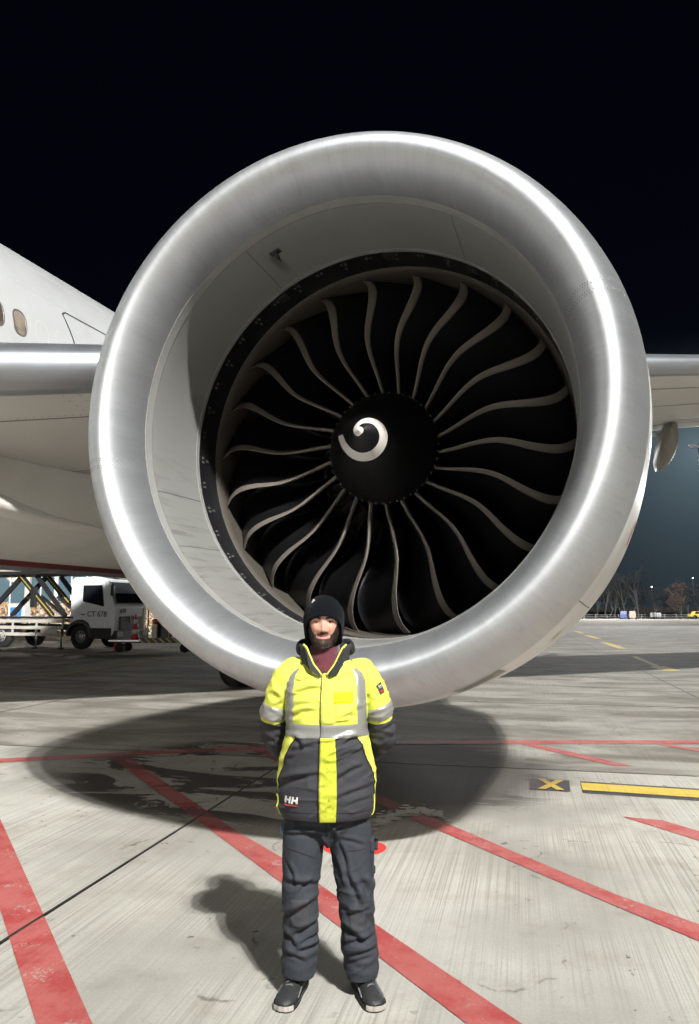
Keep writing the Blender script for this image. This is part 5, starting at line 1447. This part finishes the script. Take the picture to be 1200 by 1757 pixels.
# ---- far right: vehicles by the fence, bare trees
def tug(name, label, X, Y, rz, col, col2):
    e = thing(name, label, 'tow tractor', (X, Y, 0), rz)
    MB().prism([(-1.4, .35), (1.5, .35), (1.5, 1.0), (.5, 1.1), (.45, 1.25), (-1.4, 1.2)], 'y', -.75, .75).build('body', col, e, smooth=False, bevel=.05)
    cb = MB().prism([(-.9, 1.2), (.45, 1.2), (.25, 1.95), (-.85, 1.95)], 'y', -.68, .68).build('cab', col2, e, smooth=False, bevel=.04)
    for s in (-1, 1): MB().prism([(-.75, 1.3), (.28, 1.3), (.15, 1.85), (-.72, 1.85)], 'y', s * .69 - .01, s * .69 + .01).build('window', M_GLASSD, cb, smooth=False)
    for x in (-.9, .95):
        for y in (-.7, .7): MB().tube([(x, y - .1, .36), (x, y + .1, .36)], .36, 14).build('wheel', M_BLACK, e)
def far_x(px, Y): return (px - 600) / 1280 * (Y * .991 - .2)
tug('baggage_tug', 'tiny blue tow tractor far off at the edge of the apron', far_x(1072, 182), 182, R(60), pm('tug_blue', (.04, .06, .22), .5), pm('tug_pale_blue', (.14, .18, .30), .5))
tug('baggage_tug', 'tiny beige tow tractor beside the blue one, far off', far_x(1086, 180), 180, R(70), pm('tug_beige', (.22, .18, .13), .5), pm('tug_cream', (.24, .20, .15), .5))
M_BIN = pm('bin_pale', (.26, .26, .26), .6)
for k in range(4):
    e = thing('baggage_dolly', ['leftmost of the four small white dollies far off by the fence', 'second from left of the four small white dollies far off', 'third from left of the four small white dollies far off', 'rightmost of the four small white dollies far off by the fence'][k], 'dolly', (far_x(1119.5 + 4.2 * k, 186), 186, 0), 0, 'white dollies in a row far off')
    MB().box((0, 0, .45), (.52, 1.2, .12)).build('deck', M_DKGREY, e, smooth=False)
    MB().box((0, 0, 1.05), (.46, 1.1, 1.0)).build('bin', M_BIN, e, smooth=False, bevel=.04)
    for x in (-.2, .2): MB().tube([(x, -.5, .16), (x, .5, .16)], .16, 8).build('wheel', M_BLACK, e)
yt = thing('yellow_truck', 'yellow truck at the right edge of the far apron', 'truck', (far_x(1200, 184), 184, 0), R(178))
MB().prism([(-3, .6), (2.2, .6), (2.2, 1.1), (1.6, 1.25), (1.2, 1.9), (-.2, 1.9), (-.2, 1.5), (-3, 1.5)], 'y', -1, 1).build('body', pm('truck_yellow', (.40, .27, .05), .5), yt, smooth=False, bevel=.06)
MB().prism([(1.42, 1.3), (1.1, 1.8), (.0, 1.8), (.0, 1.3)], 'y', -1.01, 1.01).build('window', M_GLASSD, yt, smooth=False)
for x in (-2, 1.4):
    for y in (-.9, .9): MB().tube([(x, y - .15, .5), (x, y + .15, .5)], .5, 16).build('wheel', M_BLACK, yt)
fn = thing('perimeter_fence', 'low pale rail fence along the far edge of the apron', 'fence', (55, 196, 0))
M_FEN = pm('fence_grey', (.15, .155, .155), .6)
for z in (.5, 1.0): MB().box((30, 0, z), (120, .06, .10)).build('rail', M_FEN, fn, smooth=False)
pmh = MB().box((0, 0, .6), (.14, .14, 1.2)).mesh('post', False); pmh.materials.append(M_FEN)
for k in range(40):
    o = bpy.data.objects.new('post', pmh); COL.objects.link(o); o.parent = fn; o.location = (-30 + 3 * k, 0, 0)
# bare trees
def tree_mesh(seed, H, leafy):
    rnd = random.Random(seed); tr_, cr = MB(), MB()
    def grow(p, d, L, r, lev):
        n = 4; pts = [p]; dd = d.copy()
        for k in range(n):
            dd = (dd + Vector((rnd.gauss(0, .10), rnd.gauss(0, .10), .05))).normalized(); pts.append(pts[-1] + dd * L / n)
        (tr_ if lev < 2 else cr).tube(pts, [r * (1 - .55 * k / n) for k in range(n + 1)], 6 if lev < 2 else 3, cap=False)
        if lev >= 4 or r < .012: 
            if leafy:
                for q in range(7):
                    c = pts[-1] + Vector((rnd.gauss(0, .35), rnd.gauss(0, .35), rnd.gauss(0, .3))); s = rnd.uniform(.08, .2); a = rnd.random() * 6
                    u = Vector((math.cos(a), rnd.uniform(-.5, .5), math.sin(a))) * s; v = Vector((-math.sin(a), rnd.uniform(-.5, .5), math.cos(a))) * s
                    cr.add([c - u, c - v, c + u, c + v], [(0, 1, 2, 3)], 1)
            return
        m = 4 if lev < 2 else 3
        for q in range(m + (2 if lev == 0 else 0)):
            i = rnd.randint(1, n) if q else n
            a = rnd.random() * 2 * PI; tilt = rnd.uniform(.35, .85)
            side = dd.orthogonal().normalized(); side.rotate(Matrix.Rotation(a, 3, dd))
            nd = (dd * math.cos(tilt) + side * math.sin(tilt) + Vector((0, 0, .12))).normalized()
            grow(pts[i], nd, L * rnd.uniform(.5, .75), r * rnd.uniform(.42, .62), lev + 1)
    grow(Vector((0, 0, -.1)), Vector((rnd.gauss(0, .03), rnd.gauss(0, .03), 1)), H * .45, H * .016, 0)
    return tr_, cr
M_BARK = pm('pale_bark', (.035, .035, .036), .85, var=.3); M_TWIG = pm('dark_twig', (.020, .020, .021), .9, var=.3); M_BRL = pm('brown_leaf', (.034, .021, .018), .85, var=.3); M_GRL = pm('dark_green_leaf', (.010, .014, .014), .85, var=.3)
kinds = []
for sd, H, lf, nm in ((1, 16, False, 'bare_tree'), (2, 14, False, 'bare_tree'), (3, 9, True, 'brown_tree'), (5, 11, True, 'evergreen_tree')):
    a, b = tree_mesh(sd, H, lf); tmh = a.mesh('trunk'); tmh.materials.append(M_BARK); cm = b.mesh('crown'); cm.materials.append(M_TWIG); cm.materials.append(M_BRL if nm == 'brown_tree' else M_GRL)
    kinds.append((tmh, cm, nm))
spots = [(1038, 205, 1, .95, 0), (1047, 214, 3, 1.0, 1), (1056, 209, 0, .80, 2), (1066, 216, 3, .95, 3), (1074, 206, 1, 1.05, 4), (1096, 203, 0, 1.0, 5), (1084, 222, 3, 1.1, 1.5), (1108, 218, 1, .75, 2.5), (1122, 226, 3, .8, .7), (1137, 230, 1, .6, 4.4), (1169, 200, 2, 1.0, 3.3), (1184, 222, 3, .9, 5.2), (1199, 214, 3, .75, .4), (1152, 236, 3, .7, 1.9), (1024, 214, 3, 1.0, 2.2)]
lab = {0: ['tall pale-trunked bare tree standing out in the far tree line'], 1: ['bare winter tree by the engine cowl in the far tree line', 'bare tree rising behind the two tow tractors', 'short bare tree right of the tall pale one', 'small bare tree above the row of white dollies'],
       2: ['round brown-leaved tree at the right of the far tree line'], 3: ['dark evergreen']}
for i, (px, Y, k, sc, rz) in enumerate(spots):
    tmh, cm, nm = kinds[k]
    L = {0: 'bare winter tree next to the engine cowl, leftmost of the bare trees', 1: 'dark evergreen half hidden behind the leftmost bare tree', 2: 'pale bare tree, lower than the tallest, left of the blue tug', 3: 'dark evergreen left of the tiny blue tow tractor', 4: 'bare tree rising behind the tiny blue tow tractor',
         5: 'tallest pale-trunked bare tree just right of the two tow tractors', 6: 'dark evergreen behind the beige tow tractor', 7: 'thin bare tree just right of the tallest pale tree', 8: 'low dark evergreen above the white dollies', 9: 'small bare tree right of the white dollies', 10: 'round brown-leaved tree in the far tree line', 11: 'dark evergreen right of the brown-leaved tree', 12: 'dark evergreen above the yellow truck', 13: 'low dark evergreen left of the brown-leaved tree', 14: 'dark evergreen hidden mostly by the engine cowl'}[i]
    e = thing(nm, L, 'tree', (far_x(px, Y), Y, 0), rz, 'trees along the far edge of the apron'); e.scale = (sc, sc, sc)
    for n_, me in (('trunk', tmh), ('crown', cm)):
        o = bpy.data.objects.new(n_, me); COL.objects.link(o); o.parent = e
MB().add([(-200, 240, -.02), (400, 240, -.02), (400, 700, 6), (-200, 700, 6)], [(0, 1, 2, 3)]).build('far_field', pm('dark_grass', (.02, .022, .016), .9), smooth=False, kind='structure')
M_LAMP = glowmat('lamp_glow', (.9, .92, 1.0), 9.0)
for px, py, lb in ((1121, 1007, 'distant white lamp on a post above the dollies'), (1193, 992, 'distant white lamp on a post above the yellow truck')):
    Y = 250; z = CAM_H + Y * ((878.5 - py) / 1280 * .991 + .1328) / (.991 - (878.5 - py) / 1280 * .1328)
    e = thing('street_lamp', lb, 'lamp', (far_x(px, Y), Y, 0), 0, 'distant lamps among the trees')
    MB().tube([(0, 0, 0), (0, 0, z)], .08, 6).build('lamp_post', M_DKGREY, e); MB().ell((0, -.1, z), (.22, .22, .16), 10, 8).build('lamp_head', M_LAMP, e)
# the floodlight mast just right of the view
e = thing('floodlight_mast', 'tall floodlight mast with a cluster of lamp heads beyond the right wing', 'floodlight mast', (MAST2.x, MAST2.y + .8, 0))
MB().tube([(0, 0, 0), (0, 0, 22.5)], [.35, .18], 12).build('pole', M_STEEL, e)
MB().box((0, -.3, 22.2), (3.2, .2, .2)).build('crossarm', M_STEEL, e, smooth=False)
for k in range(4):
    h = MB().box((-1.2 + .8 * k, -.5, 22.0), (.55, .35, .45)).build('lamp_head', M_DKGREY, e, smooth=False, bevel=.03)
